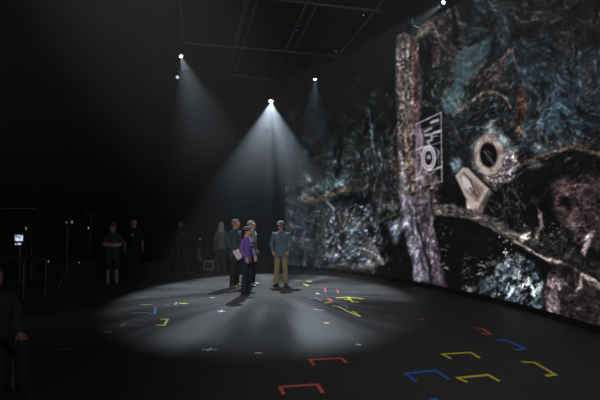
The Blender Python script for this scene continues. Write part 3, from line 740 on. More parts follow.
tape('yellow', [[(303.5, 284), (308, 285.6)]], 'short yellow tape strip beside the denim shirted man, further right', .06)
tape('yellow', [[(307, 281), (311.5, 281.6)]], 'short dull yellow tape strip at the far rim of lit pool', .06)
tape('pink', [[(325, 288), (325.5, 292)]], 'short pink tape strip pointing away, right of the denim shirted man', .05)
tape('pink', [[(337.5, 290), (338, 293)]], 'short pink tape strip at far right of the small marks', .05)
tape('white', [[(316.6, 293), (318.6, 294)]], 'tiny white tape dab between the pink strip and the man in cap', .06)
tape('cyan', [[(309.5, 298.3), (316, 298), (321, 300.4)]], 'pale blue bent tape strip in front of the capped man', .05)
tape('red', [[(328, 298.5), (332, 301)]], 'short red tape strip amid the yellow marks', .05)
tape('yellow', [[(337, 297.8), (348, 297.3), (356, 298), (362.7, 299)], [(345, 299.3), (351, 300.5), (353, 302.3), (357.8, 302.3)], [(348, 297.3), (351, 300.5)]], 'tangle of yellow tape lines right of the group', .06)
tape('cyan', [[(340, 304.3), (344, 305.2), (348.5, 307.6)]], 'pale blue tape strip between the two larger yellow marks', .05)
tape('yellow', [[(325, 303), (330.5, 302.2)]], 'short yellow tape strip left of the long yellow line', .05)
tape('yellow', [[(333, 306), (338.7, 306.6), (350, 312.6), (359.8, 316.6)], [(350, 312.6), (353.5, 311.8), (359.8, 316.6)]], 'long stepped yellow tape line right of the group', .05)
tape('tan', [[(314, 309.3), (323.3, 310.5)]], 'dull tan tape strip in front of the yellow marks', .05)
tape('yellow', [[(325.6, 323), (327.4, 323)]], 'yellow tape dab alone in the lit pool', .06)
tape('tan', [[(140.7, 304.5), (150.4, 304.5)]], 'tan tape strip at the left of the lit pool', .05)
tape('cyan', [[(166, 305.2), (168.4, 305.2)]], 'tiny blue tape dab between tan and yellow strips on the left', .05)
tape('tan', [[(175.2, 305), (176.6, 302)]], 'short tan tape strip pointing away beside the left yellow strip', .04)
tape('yellow', [[(180, 303.4), (186.7, 303.7)]], 'short yellow tape strip at the left of the pool', .05)
tape('pale', [[(132, 312.7), (147.7, 312.7)]], 'pale grey tape line left of the blue corner mark', .04)
tape('cyan', [[(148.6, 313.4), (154.8, 314), (155.5, 307.8)]], 'blue corner tape mark on the left of the pool', .05)
tape('pale', [[(120.5, 326.8), (124.7, 323.5)]], 'short slanting grey tape strip furthest left in the pool', .04)
tape('pale', [[(127, 325), (138.5, 325)]], 'grey tape line left of the yellow corner bracket', .04)
tape('yellow', [[(157.5, 325), (164.2, 325.4), (167.7, 319.4), (161.5, 319.4)]], 'yellow corner bracket of tape on the left of the pool', .05)
tape('pink', [[(165, 298), (169.7, 298.4)]], 'short pink tape strip at the back left of the pool', .05)
tape('red', [[(104.6, 331.4), (111, 332.3)]], 'dim red tape strip in darkness left of the pool', .05)
tape('white', [[(203, 349.6), (216, 349.6)], [(208, 350.8), (211, 348.3)]], 'white cross of tape low in the pool', .035)
tape('white', [[(256.5, 353), (260.5, 353)]], 'small white tape dab right of the white cross', .05)
tape('white', [[(218, 311.2), (225, 311.6)], [(220.5, 312), (222, 310.4)]], 'small white tape cross by the head of the longest shadow', .04)
tape('white', [[(210.5, 297.6), (214.5, 297.9)]], 'faint white tape strip left of the dark shadows', .03)
tape('white', [[(357, 344.2), (360, 345)]], 'lone white tape dab right of the pool', .045)
tape('pale', [[(57, 349.8), (70, 348.8)]], 'grey tape strip in the darkness at lower left', .035)
tape('tan', [[(292, 280), (302, 281)]], 'thin tan tape line behind the man with the cap', .03)

# ------------------------------------------------------------------ people
skin_m = lambda nm, rgb: mat('skin_' + nm, rgb, .55, .06, 10)
def hand(mb, w, d, n, s=1.0, curl=.6, thumb=1):
    """palm and five fingers from wrist w along d, palm facing n; thumb side = +cross(d,n)*thumb"""
    w = Vector(w); d = Vector(d).normalized(); n = Vector(n); n = (n - d * n.dot(d)).normalized(); l = d.cross(n) * thumb
    for k, (off, ln, r) in enumerate(((.030, .072, .0095), (.010, .080, .0100), (-.011, .075, .0095), (-.030, .058, .0085))):
        kn = w + d * (.088 - abs(off) * .15) * s + l * off * s
        mb.cap(w + l * off * .5 * s, kn, .017 * s, .0135 * s, 10)
        c1 = (d * math.cos(curl * .6) + n * math.sin(curl * .6)); c2 = (d * math.cos(curl * 1.5) + n * math.sin(curl * 1.5))
        m1 = kn + c1 * ln * .5 * s
        mb.cap(kn, m1, r * 1.1 * s, r * s, 8); mb.cap(m1, m1 + c2 * ln * .5 * s, r * s, r * .85 * s, 8)
    tb = w + d * .025 * s + l * .022 * s
    t1 = tb + (d * .6 + l * .7 + n * .2).normalized() * .045 * s
    mb.cap(tb, t1, .014 * s, .011 * s, 8); mb.cap(t1, t1 + (d * .9 + l * .2 + n * .35).normalized() * .032 * s, .011 * s, .009 * s, 8)

def person(label, loc, h, face, build=1.0, skin=(190, 140, 118), skin_nm='light', top=(75, 92, 108), top_nm='denim', pants=(128, 120, 88), pants_nm='khaki',
           shoes=(50, 34, 26), shoes_nm='brown', hair=(40, 34, 30), hair_nm='dark', hair_style='short', cap=None, arms=None, legs=None,
           sleeves='long', shorts=False, headyaw=0, headpitch=0, female=False, collar=False, lean=(0, 0), extras=None, seated=False):
    k = h / 1.80
    root = thing('person', label, 'person', loc, face); root.scale = (k, k, k)
    B = build; sh = .172 * B if female else .192 * B
    A = dict(Re=(-sh - .055, .03, 1.17), Rw=(-sh - .05, -.05, .93), Le=(sh + .055, .03, 1.17), Lw=(sh + .05, -.05, .93), Rd=(0, -.15, -1), Ld=(0, -.15, -1), Rn=(1, 0, 0), Ln=(-1, 0, 0), curl=.5)
    if arms: A.update(arms)
    G = dict(Rk=(-.105, -.015, .50), Ra=(-.115, .02, .09), Lk=(.105, -.015, .50), La=(.115, .02, .09), Rf=(-.16, -1, 0), Lf=(.16, -1, 0))
    if legs: G.update(legs)
    V = Vector
    RS, LS = V((-sh + .012, 0, 1.43)), V((sh - .012, 0, 1.43))
    hipz = .93 if not seated else G.get('hipz', .93)
    RH, LH = V((-.092, .01, hipz)), V((.092, .01, hipz))
    Hr = Euler((math.radians(headpitch), 0, math.radians(headyaw))).to_matrix()
    hc = V((0, -.014, 1.652)); neck = V((0, .01, 1.53)); HS = 1.07
    def H(p): return neck + Hr @ (V(p) * HS + hc - neck)
    dz = 0
    # --- body skin
    mb = MB()
    fb = .88 if female else 1
    mb.loft([(.86, .10, .08, 0, .005), (.93, .138, .092, 0, .005), (1.03, .125 * B * fb, .085, 0, 0), (1.14, .12 * B * fb, .082, 0, 0), (1.27, .14 * B * fb, .098, 0, 0), (1.38, .155 * B * fb, .098, 0, 0), (1.44, .13 * B * fb, .08, 0, .005), (1.49, .06, .055, 0, .01)])
    mb.cap(RS, A['Re'], .047, .036); mb.cap(A['Re'], A['Rw'], .038, .026); mb.cap(LS, A['Le'], .047, .036); mb.cap(A['Le'], A['Lw'], .038, .026)
    mb.cap(RH, G['Rk'], .076, .048); mb.cap(LH, G['Lk'], .076, .048)
    for s in 'RL':
        kk, aa = V(G[s + 'k']), V(G[s + 'a']); mid = kk.lerp(aa, .35) + V((0, .018, 0))
        mb.cap(kk, mid, .048, .048); mb.cap(mid, aa, .048, .032); f = V(G[s + 'f']).normalized(); mb.cap(aa + V((0, 0, -.045)), aa + f * .12 + V((0, 0, -.062)), .028, .018)
    mb.cap((0, .012, 1.45), neck + V((0, 0, .03)), .060, .056)
    fm = .94 if female else 1
    # head: skull, jaw, nose, brows, ears, mouth, chin
    def E(c, r, n=18): mb.ell(H(c), [q_ * HS for q_ in r], Hr, n)
    E((0, .012, .035), (.074 * fm, .092, .088)); E((0, -.02, -.035), (.058 * fm, .066, .072)); E((0, -.052, -.088), (.026, .024, .022)); E((0, -.03, .02), (.066 * fm, .066, .05))
    mb.cap(H((0, -.086, .018)), H((0, -.102, -.018)), .009, .012, 10)
    for s in (-1, 1):
        E((s * .030, -.078, .030), (.022, .013, .008)); E((s * .076 * fm, .012, .0), (.010, .020, .030), 12); E((s * .036, -.058, -.028), (.022, .022, .024))
        E((s * .014, -.101, -.022), (.008, .010, .007), 10)
    E((0, -.082, -.052), (.024, .012, .006)); E((0, -.080, -.063), (.019, .012, .006))
    hand(mb, A['Rw'], A['Rd'], A['Rn'], 1, A['curl'], A.get('Rt', 1)); hand(mb, A['Lw'], A['Ld'], A['Ln'], 1, A['curl'], A.get('Lt', -1))
    fuse(mb.build('body', skin_m(skin_nm, skin), root, True), .0065, 3)
    for s in (-1, 1):
        e = MB(); e.ell(H((s * .031, -.0755, .012)), (.0125, .010, .0085), Hr, 12); eo = e.build('eye', mat('eye_white', (205, 200, 195), .3, 0, 1), root, True)
        e = MB(); e.ell(H((s * .031, -.0845, .012)), (.006, .003, .006), Hr, 10); e.build('iris', mat('iris_dark', (42, 30, 24), .3, 0, 1), eo, True)
    e = MB(); e.ell(H((0, -.091, -.058)), (.021, .006, .006), Hr, 12); e.build('lips', mat('lips', (150, 88, 80), .5, .05, 10), root, True)
    # --- top
    tm = mat('cloth_' + top_nm, top, .88, .14, 9, bump=.25); pm = mat('cloth_' + pants_nm, pants, .88, .14, 9, bump=.25)
    mb = MB(); hem = .80 if not female else .86
    hx = .172 * max(B, .98)
    if seated: hem = hipz - .02
    mb.loft([(hem, hx, .118, 0, .005), (.90 if not seated else hipz + .06, hx * .995, .122, 0, .005), (1.03, .158 * B, .112 + .012 * (B > 1), 0, -.004), (1.14, .155 * B, .110, 0, 0), (1.27, .170 * B, .122, 0, 0), (1.38, .182 * B, .122, 0, .002), (1.44, .170 * B, .100, 0, .006), (1.475, .125 * B, .084, 0, .010), (1.505, .080, .070, 0, .012), (1.525, .066, .064, 0, .012)] if not female else
            [(.84, .166, .118, 0, .005), (.92, .160, .115, 0, .005), (1.06, .128, .095, 0, 0), (1.16, .135, .10, 0, 0), (1.28, .150, .128, 0, -.012), (1.38, .156, .112, 0, 0), (1.44, .142, .088, 0, .006), (1.475, .105, .076, 0, .01), (1.50, .074, .064, 0, .012), (1.515, .06, .058, 0, .012)])
    for s, S0 in (('R', RS), ('L', LS)):
        e_, w_ = V(A[s + 'e']), V(A[s + 'w'])
        mb.cap(S0, e_, .056, .050)
        if sleeves == 'long': mb.cap(e_, e_.lerp(w_, .88), .054, .040)
        elif sleeves == 'short': pass
    if sleeves == 'short':
        mb2 = mb
    to = fuse(mb.build('shirt' if sleeves != 'sweater' else 'sweater', tm, root, True), .010, 9, .020, .07)
    for s in 'RL':
        if sleeves == 'long':
            e_, w_ = V(A[s + 'e']), V(A[s + 'w']); c_ = MB(); c_.tube([e_.lerp(w_, .84), e_.lerp(w_, .86), e_.lerp(w_, .95), e_.lerp(w_, .97)], [.036, .043, .042, .034], 14); c_.build('cuff', tm, to, True)
    if collar:
        c_ = MB()
        for s in (-1, 1):
            c_.add([V((s * .012, -.082, 1.475)), V((s * .075, -.095, 1.455)), V((s * .082, .01, 1.52)), V((s * .03, .075, 1.545)), V((s * .02, -.055, 1.51))] + [V((s * .012, -.088, 1.47)), V((s * .075, -.105, 1.445)), V((s * .092, .01, 1.51)), V((s * .03, .085, 1.535)), V((s * .02, -.06, 1.515))],
                   [(0, 1, 2, 3, 4), (9, 8, 7, 6, 5), (0, 1, 6, 5), (1, 2, 7, 6), (2, 3, 8, 7), (3, 4, 9, 8), (4, 0, 5, 9)])
        c_.build('collar', tm, to)
        for s in (-1, 1):
            p_ = MB(); p_.box((s * .085, -.131, 1.30), (.045, .006, .05), Euler((.06, 0, s * .22)).to_matrix()); bev(p_.build('pocket', tm, to), .004)
        p_ = MB(); p_.box((0, -.131, 1.12), (.014, .006, .30)); bev(p_.build('placket', tm, to), .004)
        for q in range(5):
            p_ = MB(); p_.ell((0, -.139, 1.36 - q * .11), (.006, .003, .006), None, 8); p_.build('button', mat('button_pale', (190, 190, 185), .4, 0, 1), to)
    # --- trousers
    mb = MB()
    fp = .92 if female else 1
    mb.loft([(hipz - .10, .13, .09, 0, .01), (hipz - .05, .162 * fp, .108 * fp, 0, .008), (hipz + .02, .155 * fp, .103 * fp, 0, .005), (hipz + .07, .135 * fp, .088 * fp, 0, 0)])
    for s, H0 in (('R', RH), ('L', LH)):
        kk, aa = V(G[s + 'k']), V(G[s + 'a'])
        if shorts: mb.cap(H0, H0.lerp(kk, .88), .096, .082)
        else: mb.cap(H0, kk, .098, .074); mb.cap(kk, kk.lerp(aa, .97), .074, .066 if not female else .080)
    fuse(mb.build('shorts' if shorts else 'trousers', pm, root, True), .010, 3, .024, .08)
    # --- shoes
    sm_ = mat('shoe_' + shoes_nm, shoes, .6, .1, 12)
    for s in 'RL':
        aa = V(G[s + 'a']); f = V(G[s + 'f']).normalized(); l = f.cross(V((0, 0, 1))); c_ = MB(); rg = []
        for t_, wd, hh in ((-.075, .030, .06), (-.06, .040, .085), (-.02, .043, .11), (.03, .043, .10), (.08, .047, .068), (.13, .048, .050), (.17, .040, .040), (.195, .022, .028)):
            c0 = V((aa.x, aa.y, aa.z - .09)) + f * t_
            rg.append([c0 + l * wd * math.cos(b_) + V((0, 0, .006 + hh * max(0, (math.sin(b_) + .35) / 1.35))) for b_ in [2 * PI * j / 16 for j in range(16)]])
        c_.rings(rg); so = c_.build('shoe', sm_, root, True)
        c_ = MB(); c_.tube([V((aa.x, aa.y, aa.z - .075)) + V((0, 0, .04)), V((aa.x, aa.y, aa.z - .075)) + V((0, 0, .10))], [.044, .046], 14); c_.build('shoe_collar', sm_, so, True)
        c_ = MB(); rg = []
        for t_, wd in ((-.08, .030), (-.06, .042), (.0, .046), (.06, .047), (.13, .050), (.18, .040), (.202, .02)):
            c0 = V((aa.x, aa.y, aa.z - .09)) + f * t_; rg.append([c0 - l * wd, c0 + l * wd, c0 + l * wd + V((0, 0, .016)), c0 - l * wd + V((0, 0, .016))])
        c_.rings(rg); c_.build('sole', mat('sole_dark', (34, 32, 31), .8, .1, 10), so)
    # --- hair, cap
    hm_ = mat('hair_' + hair_nm, hair, .7, .25, 60, bump=.4)
    mb = MB()
    if hair_style == 'short':
        mb.ell(H((0, .028, .046)), (.086 * fm, .094, .090), Hr); mb.ell(H((0, .055, .0)), (.070, .055, .070), Hr); mb.ell(H((0, -.045, .095)), (.05, .035, .022), Hr)
        for s in (-1, 1): mb.ell(H((s * .070, -.006, .025)), (.012, .022, .035), Hr, 10)
        fuse(mb.build('hair', hm_, root, True), .008, 2, .010, .02)
    elif hair_style == 'long':
        mb.ell(H((0, .026, .044)), (.092, .100, .094), Hr); mb.ell(H((0, .07, -.04)), (.080, .050, .12), Hr); mb.ell(H((0, .08, -.15)), (.085, .04, .10), Hr)
        for s in (-1, 1): mb.cap(H((s * .074, -.01, .04)), H((s * .078, .03, -.16)), .018, .024)
        fuse(mb.build('hair', hm_, root, True), .008, 2, .014, .025)
    elif hair_style == 'bun':
        mb.ell(H((0, .026, .044)), (.088, .098, .092), Hr); mb.ell(H((0, .065, -.02)), (.066, .045, .07), Hr); mb.ell(H((0, .115, .0)), (.036, .032, .036), Hr)
        fuse(mb.build('hair', hm_, root, True), .008, 2, .010, .02)
    if cap:
        cm = mat('cap_' + cap[0], cap[1], .85, .08, 20)
        rg = []
        for zz_, rx, ry in ((.045, .097, .112), (.07, .097, .112), (.10, .090, .104), (.125, .070, .081), (.140, .040, .048), (.145, .006, .007)):
            rg.append([H((rx * math.cos(b_), .006 + ry * math.sin(b_), zz_)) for b_ in [2 * PI * j / 24 for j in range(24)]])
        cp = MB().rings(rg).build('cap', cm, root, True)
        rg = []
        for j in range(13):
            a_ = PI + PI * (j + .5) / 13.0
            p0 = V((.088 * math.cos(a_), .006 + .102 * math.sin(a_), .055)); dd_ = .07 * max(0, -math.sin(a_)) ** .7
            p1 = p0 + V((.0, -dd_, -.012))
            rg.append([H(p0), H(p1), H(p1 + V((0, 0, .006))), H(p0 + V((0, 0, .006)))])
        MB().rings(rg).build('brim', mat('brim_' + cap[0], cap[2], .8, .05, 20), cp)
        e = MB(); e.ell(H((0, .006, .146)), (.008, .008, .005), Hr, 10); e.build('cap_button', cm, cp)
    if extras: extras(root, H, A)
    return root

def gl(x, y): p = ground(x, y, 0); return (p.x, p.y, 0)
POCK = dict(Re=(-.285, .06, 1.17), Rw=(-.215, -.085, .95), Le=(.285, .06, 1.17), Lw=(.215, -.085, .95), Rd=(.35, .05, -1), Ld=(-.35, .05, -1), Rn=(.6, .8, 0), Ln=(-.6, .8, 0), curl=.5)
# man in denim shirt facing the camera
def shades(root, H, A):
    e = MB()
    for s in (-1, 1): e.ell(H((s * .031, -.098, .012)), (.024, .006, .016), None, 12)
    e.tube([H((-.012, -.102, .016)), H((.012, -.102, .016))], .003, 6)
    for s in (-1, 1): e.tube([H((s * .052, -.092, .016)), H((s * .079, .01, .014))], .003, 6)
    e.build('sunglasses', mat('sunglass', (16, 16, 18), .2, 0, 1), root)
person('man in blue-grey denim shirt, khaki trousers and cap, hands at pockets, facing camera', gl(281, 286), 1.78, math.radians(-8), 1.12,
       cap=('slate', (92, 94, 102), (62, 64, 72)), arms=POCK, collar=True, headyaw=-16, skin=(178, 126, 104), extras=shades, hair=(60, 52, 48), hair_nm='brown',
       legs=dict(Rk=(-.115, -.01, .50), Ra=(-.135, .02, .09), Lk=(.115, -.01, .50), La=(.135, .02, .09), Rf=(-.35, -1, 0), Lf=(.35, -1, 0)))
# man in dark sweater with paper, seen from his right side and a little behind
def paper(root, H, A):
    pass
p_left = gl(235, 287)
man = person('grey-haired man in dark sweater holding white paper, standing side on at left of the group', p_left, 1.84, math.radians(70), 1.15, top=(44, 58, 64), top_nm='dark_teal', pants=(26, 27, 31), pants_nm='black',
       shoes=(96, 84, 50), shoes_nm='tan', hair=(112, 96, 84), hair_nm='grey_brown', headyaw=10, skin=(176, 122, 102), skin_nm='tan',
       arms=dict(Re=(-.25, .07, 1.18), Rw=(-.235, -.07, .98), Rd=(0, -.5, -.85), Rn=(.9, -.2, 0), Le=(.24, .0, 1.2), Lw=(.14, -.19, 1.08), Ld=(-.6, -.6, .1), Ln=(0, .5, -1), curl=.9))
pm_ = mat('paper_white', (215, 215, 218), .7, .04, 10)
mb = MB(); q = []
for i in range(7):
    for j in range(9):
        q.append((-.105 + .035 * i, .012 * math.sin(i * .9), -.28 + .035 * j))
fs = [(i * 9 + j, (i + 1) * 9 + j, (i + 1) * 9 + j + 1, i * 9 + j + 1) for i in range(6) for j in range(8)]
mb.add(q, fs); o = mb.build('paper', pm_, None, True); o.modifiers.new('t', 'SOLIDIFY').thickness = .002
hp = Vector(p_left) + Euler((0, 0, math.radians(70))).to_matrix() @ (Vector((-.245, -.13, .90)) * (1.84 / 1.8))
o.location = hp + Vector((.04, -.02, .10)); o.rotation_euler = (.25, math.radians(-28), math.radians(8))
tag(o, 'white sheets of paper held low by the man in the dark sweater', 'paper')
# second man behind
person('man in light grey shirt behind the woman in purple, looking up to the right', gl(252, 285.5), 1.80, math.radians(78), 1.0, top=(128, 132, 140), top_nm='light_grey', pants=(30, 31, 36), pants_nm='black',
       shoes=(190, 190, 190), shoes_nm='white', hair=(128, 118, 108), hair_nm='grey', headpitch=-14, headyaw=4, skin=(186, 134, 112), skin_nm='fair', sleeves='short',
       arms=dict(Rw=(-.23, -.12, .96)))
# woman in purple
person('woman in purple top, dark navy trousers and grey cap over dark hair, looking right', gl(246.5, 294), 1.66, math.radians(68), .9, top=(104, 74, 150), top_nm='purple', pants=(20, 28, 46), pants_nm='navy',
       shoes=(24, 24, 28), shoes_nm='black', hair=(26, 22, 24), hair_nm='black', hair_style='bun', female=True, skin=(190, 136, 116), skin_nm='rosy', headyaw=12,
       cap=('charcoal', (70, 70, 74), (120, 120, 122)),
       arms=dict(Re=(-.225, .05, 1.19), Rw=(-.215, -.10, .98), Rd=(0, -.3, -1), Le=(.23, .02, 1.19), Lw=(.20, -.13, 1.0), Ld=(0, -.3, -1)))
# crew in the dark
person('crew member with folded arms, grey-teal shirt, shorts and bare legs in the dark', gl(112, 287), 1.74, math.radians(22), 1.02, top=(46, 58, 62), top_nm='teal', pants=(34, 32, 34), pants_nm='shorts', shorts=True, sleeves='short',
       shoes=(60, 52, 50), shoes_nm='grey', hair=(50, 42, 38), hair_nm='brown2', cap=('teal', (62, 78, 82), (52, 60, 64)), skin=(205, 140, 122), skin_nm='pink',
       arms=dict(Re=(-.25, -.04, 1.18), Rw=(.06, -.19, 1.15), Rd=(1, .1, .2), Rn=(0, 1, 0), Le=(.25, -.04, 1.18), Lw=(-.07, -.21, 1.20), Ld=(-1, .1, .1), Ln=(0, 1, 0), curl=.4))
def badge(root, H, A):
    MB().box((-.05, -.145, 1.33), (.022, .004, .03)).build('badge', mat('badge_white', (230, 230, 230), .5, 0, 1), root)
person('crew member in black top with small white chest badge standing in the dark', gl(133, 281), 1.84, math.radians(30), 1.0, top=(22, 22, 24), top_nm='black2', pants=(44, 40, 42), pants_nm='charcoal', sleeves='short',
       shoes=(40, 38, 38), shoes_nm='dark', hair=(70, 52, 44), hair_nm='brown3', skin=(205, 140, 122), skin_nm='pink', extras=badge)
# camera operator
cam_loc = Vector(gl(178, 272))
person('camera operator in black standing bent to the tripod camera in the dark', (cam_loc.x - .1, cam_loc.y + .55, 0), 1.76, math.radians(20), 1.0, top=(40, 42, 46), top_nm='charcoal2', pants=(34, 34, 38), pants_nm='charcoal3',
       hair=(44, 40, 38), hair_nm='dark2', skin=(190, 134, 116), skin_nm='pink2', headpitch=10,
       arms=dict(Re=(-.26, -.12, 1.22), Rw=(-.12, -.30, 1.32), Rd=(.3, -1, .1), Rn=(1, 0, 0), Le=(.26, -.12, 1.22), Lw=(.12, -.30, 1.32), Ld=(-.3, -1, .1), Ln=(-1, 0, 0), curl=.8))
tri = thing('tripod', 'black camera tripod with spread legs left of the stage', 'tripod', (cam_loc.x, cam_loc.y, 0))
km = mat('tripod_black', (60, 62, 66), .45, .1, 8)
for a_ in (90, 210, 330):
    a_ = math.radians(a_ + 12)
    l_ = MB(); l_.tube([(0.04 * math.cos(a_), .04 * math.sin(a_), 1.15), (.24 * math.cos(a_), .24 * math.sin(a_), .58)], .020, 8); l_.tube([(.23 * math.cos(a_), .23 * math.sin(a_), .60), (.42 * math.cos(a_), .42 * math.sin(a_), .03)], .014, 8)
    lo = l_.build('leg', km, tri); c_ = MB(); c_.ell((.42 * math.cos(a_), .42 * math.sin(a_), .025), (.03, .03, .024), None, 10); c_.build('foot', blk, lo)
c_ = MB(); c_.tube([(0, 0, 1.10), (0, 0, 1.20), (0, 0, 1.24)], [.06, .07, .05], 16); c_.build('head', km, tri)
c_ = MB(); c_.tube([(0, 0, 1.2), (-.05, .35, 1.12)], .009, 8); c_.build('pan_handle', km, tri)
fc = thing('film_camera', 'cinema camera with matte box mounted on the tripod left of stage', 'camera', (cam_loc.x, cam_loc.y, 1.245), math.radians(28))
bev(MB().box((0, .02, .085), (.065, .16, .075)).build('body', km, fc), .012)
c_ = MB(); c_.tube([(0, -.14, .085), (0, -.20, .085), (0, -.30, .085)], [.045, .052, .055], 18); c_.build('lens', blk, fc)
rgm = MB(); rgm.box((0, -.335, .16), (.10, .03, .006)); rgm.box((0, -.335, .01), (.10, .03, .006)); rgm.box((-.097, -.335, .085), (.006, .03, .07)); rgm.box((.097, -.335, .085), (.006, .03, .07)); rgm.build('matte_box', blk, fc)
c_ = MB(); c_.tube([(0, -.08, .16), (0, -.08, .21), (0, .10, .21), (0, .10, .16)], .012, 8); c_.build('top_handle', km, fc)
mo = bev(MB().box((.10, -.02, .22), (.012, .07, .045)).build('viewfinder', blk, fc), .005)
# pale person beyond
person('person with pale shoulder-length hair and pale jacket standing behind the stage', gl(221, 272.5), 1.72, math.radians(200), .95, top=(92, 92, 92), top_nm='pale', pants=(38, 38, 42), pants_nm='charcoal4',
       hair=(170, 164, 154), hair_nm='blond', hair_style='long', female=True, skin=(190, 140, 124), skin_nm='pink3')
# near figure at the left edge
person('person in brown jacket seated at the left frame edge, nearest to the camera', (-3.43, 4.5, -.43), 1.80, math.radians(62), 1.1, top=(72, 60, 56), top_nm='brown_jacket', pants=(52, 46, 46), pants_nm='brown_pants',
       hair=(60, 48, 42), hair_nm='brown4', skin=(190, 130, 114), skin_nm='pink4',
       arms=dict(Re=(-.25, -.04, 1.18), Rw=(-.16, -.27, 1.04), Rd=(.2, -1, -.2), Rn=(0, 0, -1), Le=(.25, -.04, 1.18), Lw=(.16, -.27, 1.04), Ld=(-.2, -1, -.2), Ln=(0, 0, -1), curl=.3),
       legs=dict(Rk=(-.12, -.42, .93), Lk=(.12, -.42, .93), Ra=(-.13, -.46, .52), La=(.13, -.46, .52)))
t = thing('stool', 'low black stool under the seated person at the left edge', 'stool', (-3.43, 4.5, 0), math.radians(62))
bev(MB().box((0, 0, .375), (.19, .18, .02)).build('seat', mat('stool_black', (34, 34, 36), .6, .1, 8), t), .01)
for sx in (-1, 1):
    for sy in (-1, 1):
        l_ = MB(); l_.tube([(sx * .16, sy * .15, 0), (sx * .15, sy * .14, .356)], .013, 8); l_.build('leg', mat('metal_dark', (84, 86, 90), .45, .1, 8, spec=.6), t)

# ------------------------------------------------------------------ equipment in the dark
dk = mat('metal_dark', (84, 86, 90), .45, .1, 8, spec=.6)
def stand(label, px, py, Y, hgt, name='light_stand', topbox=None):
    p = atY(px, py, Y); t = thing(name, label, 'stand', (p.x, p.y, 0))
    MB().tube([(0, 0, .12), (0, 0, hgt)], .016, 8).build('pole', dk, t)
    for a_ in (30, 150, 270):
        a_ = math.radians(a_); l_ = MB(); l_.tube([(0, 0, .45), (.38 * math.cos(a_), .38 * math.sin(a_), .02)], .010, 6); l_.build('leg', dk, t)
    c_ = MB(); c_.tube([(0, 0, hgt * .55), (0, 0, hgt * .55 + .06)], .028, 10); c_.build('collar', blk, t)
    if topbox:
        bev(MB().box((0, 0, hgt + .09), topbox).build('lamp_housing', mat('lamp_housing', (46, 46, 50), .6, .1, 9), t), .01)
    return t
stand('tall thin metal stand in the dark between the monitor and the crew', 67, 260, 11.0, 1.62)
stand('shorter metal stand right of the glowing monitor', 31, 262, 11.4, 1.3)
stand('metal stand topped by a small dark lamp box near the left crew', 90, 260, 13.6, 1.9, topbox=(.12, .08, .1))
def glow(nm, rgb, s): return mat('glow_' + nm, rgb, .4, 0, 1, emit=rgb, estr=s)
for (x, y, Y, nm, rgb, sz, lb) in ((72, 222, 11.6, 'w', (150, 155, 160), (.012, .035), 'tiny upright white indicator in the dark at left'),
                                   (66.5, 222.5, 11.6, 'w', (150, 155, 160), (.014, .012), 'tiny dim white indicator left of the upright one'),
                                   (26, 228.5, 9.0, 'y', (150, 130, 50), (.010, .03), 'tiny yellow indicator up and right of the monitor'),
                                   (48.5, 261.5, 10.5, 'w', (150, 155, 160), (.012, .015), 'tiny white indicator low between the thin stands'),
                                   (79, 262.5, 10.8, 'w', (150, 155, 160), (.010, .010), 'tiny white indicator low near the tall thin stand'),
                                   (88.5, 228, 11.9, 'w', (150, 155, 160), (.012, .03), 'tiny dim white indicator beside the lamp box stand'),
                                   (200, 239.5, 13.0, 'w', (150, 155, 160), (.012, .012), 'tiny white indicator above the pale upright bag')):
    p = atY(x, y, Y); t = thing('status_light_post', lb, 'indicator', (p.x, p.y, 0))
    bev(MB().box((0, .035, p.z), (sz[0] + .03, .03, sz[1] + .03)).build('housing', blk, t), .005)
    MB().tube([(0, .035, 0.0), (0, .035, p.z)], .012, 6).build('post', blk, t)
    c_ = MB(); c_.tube([(-.12, .035, .012), (.12, .035, .012)], .012, 6); c_.tube([(0, -.09, .012), (0, .16, .012)], .012, 6); c_.build('foot', blk, t)
    MB().box((0, .002, p.z), (sz[0], .004, sz[1])).build('lamp', glow(nm, rgb, 1.0), t)
# monitor cart
mp = atY(18.5, 238, 9.0)
cart = thing('monitor_cart', 'black equipment cart under the glowing monitor at far left', 'cart', (mp.x, mp.y, 0), math.radians(-18))
for z, hh in ((.35, .02), (.95, .02)): bev(MB().box((0, .1, z), (.42, .28, hh)).build('shelf', blk, cart), .006)
for sx in (-1, 1):
    for sy in (-1, 1):
        l_ = MB(); l_.tube([(sx * .40, .1 + sy * .26, .10), (sx * .40, .1 + sy * .26, 1.0)], .016, 8); l_.build('post', dk, cart)
        l_ = MB(); l_.tube([(sx * .40 - .015, .1 + sy * .26, .055), (sx * .40 + .015, .1 + sy * .26, .055)], .055, 14); l_.build('wheel', mat('wheel_black', (26, 26, 27), .7, .05, 8), cart)
mon = thing('monitor', 'small glowing monitor with bluish picture at far left in the dark', 'monitor', (mp.x, mp.y, mp.z), math.radians(-18))
bev(MB().box((0, .03, 0), (.150, .022, .095)).build('casing', blk, mon), .006)
pic = bpy.data.materials.new('monitor_picture'); pic.use_nodes = True; nt = pic.node_tree; b = nt.nodes['Principled BSDF']; b.inputs['Base Color'].default_value = (.02, .02, .02, 1)
tc = nt.nodes.new('ShaderNodeTexCoord'); no = nt.nodes.new('ShaderNodeTexNoise'); no.inputs['Scale'].default_value = 14; nt.links.new(tc.outputs['Object'], no.inputs['Vector'])
rp = nt.nodes.new('ShaderNodeValToRGB'); e0, e1 = rp.color_ramp.elements; e0.position = .42; e1.position = .58; e0.color = (.10, .16, .34, 1); e1.color = (.75, .85, 1, 1)
nt.links.new(no.outputs['Fac'], rp.inputs['Fac']); nt.links.new(rp.outputs['Color'], b.inputs['Emission Color']); b.inputs['Emission Strength'].default_value = 1.0
MB().box((0, .006, 0), (.122, .003, .068)).build('display', pic, mon)
MB().tube([(0, .05, -.05), (0, .05, 1.0 - mp.z - .02)], .016, 8).build('stem', dk, mon)
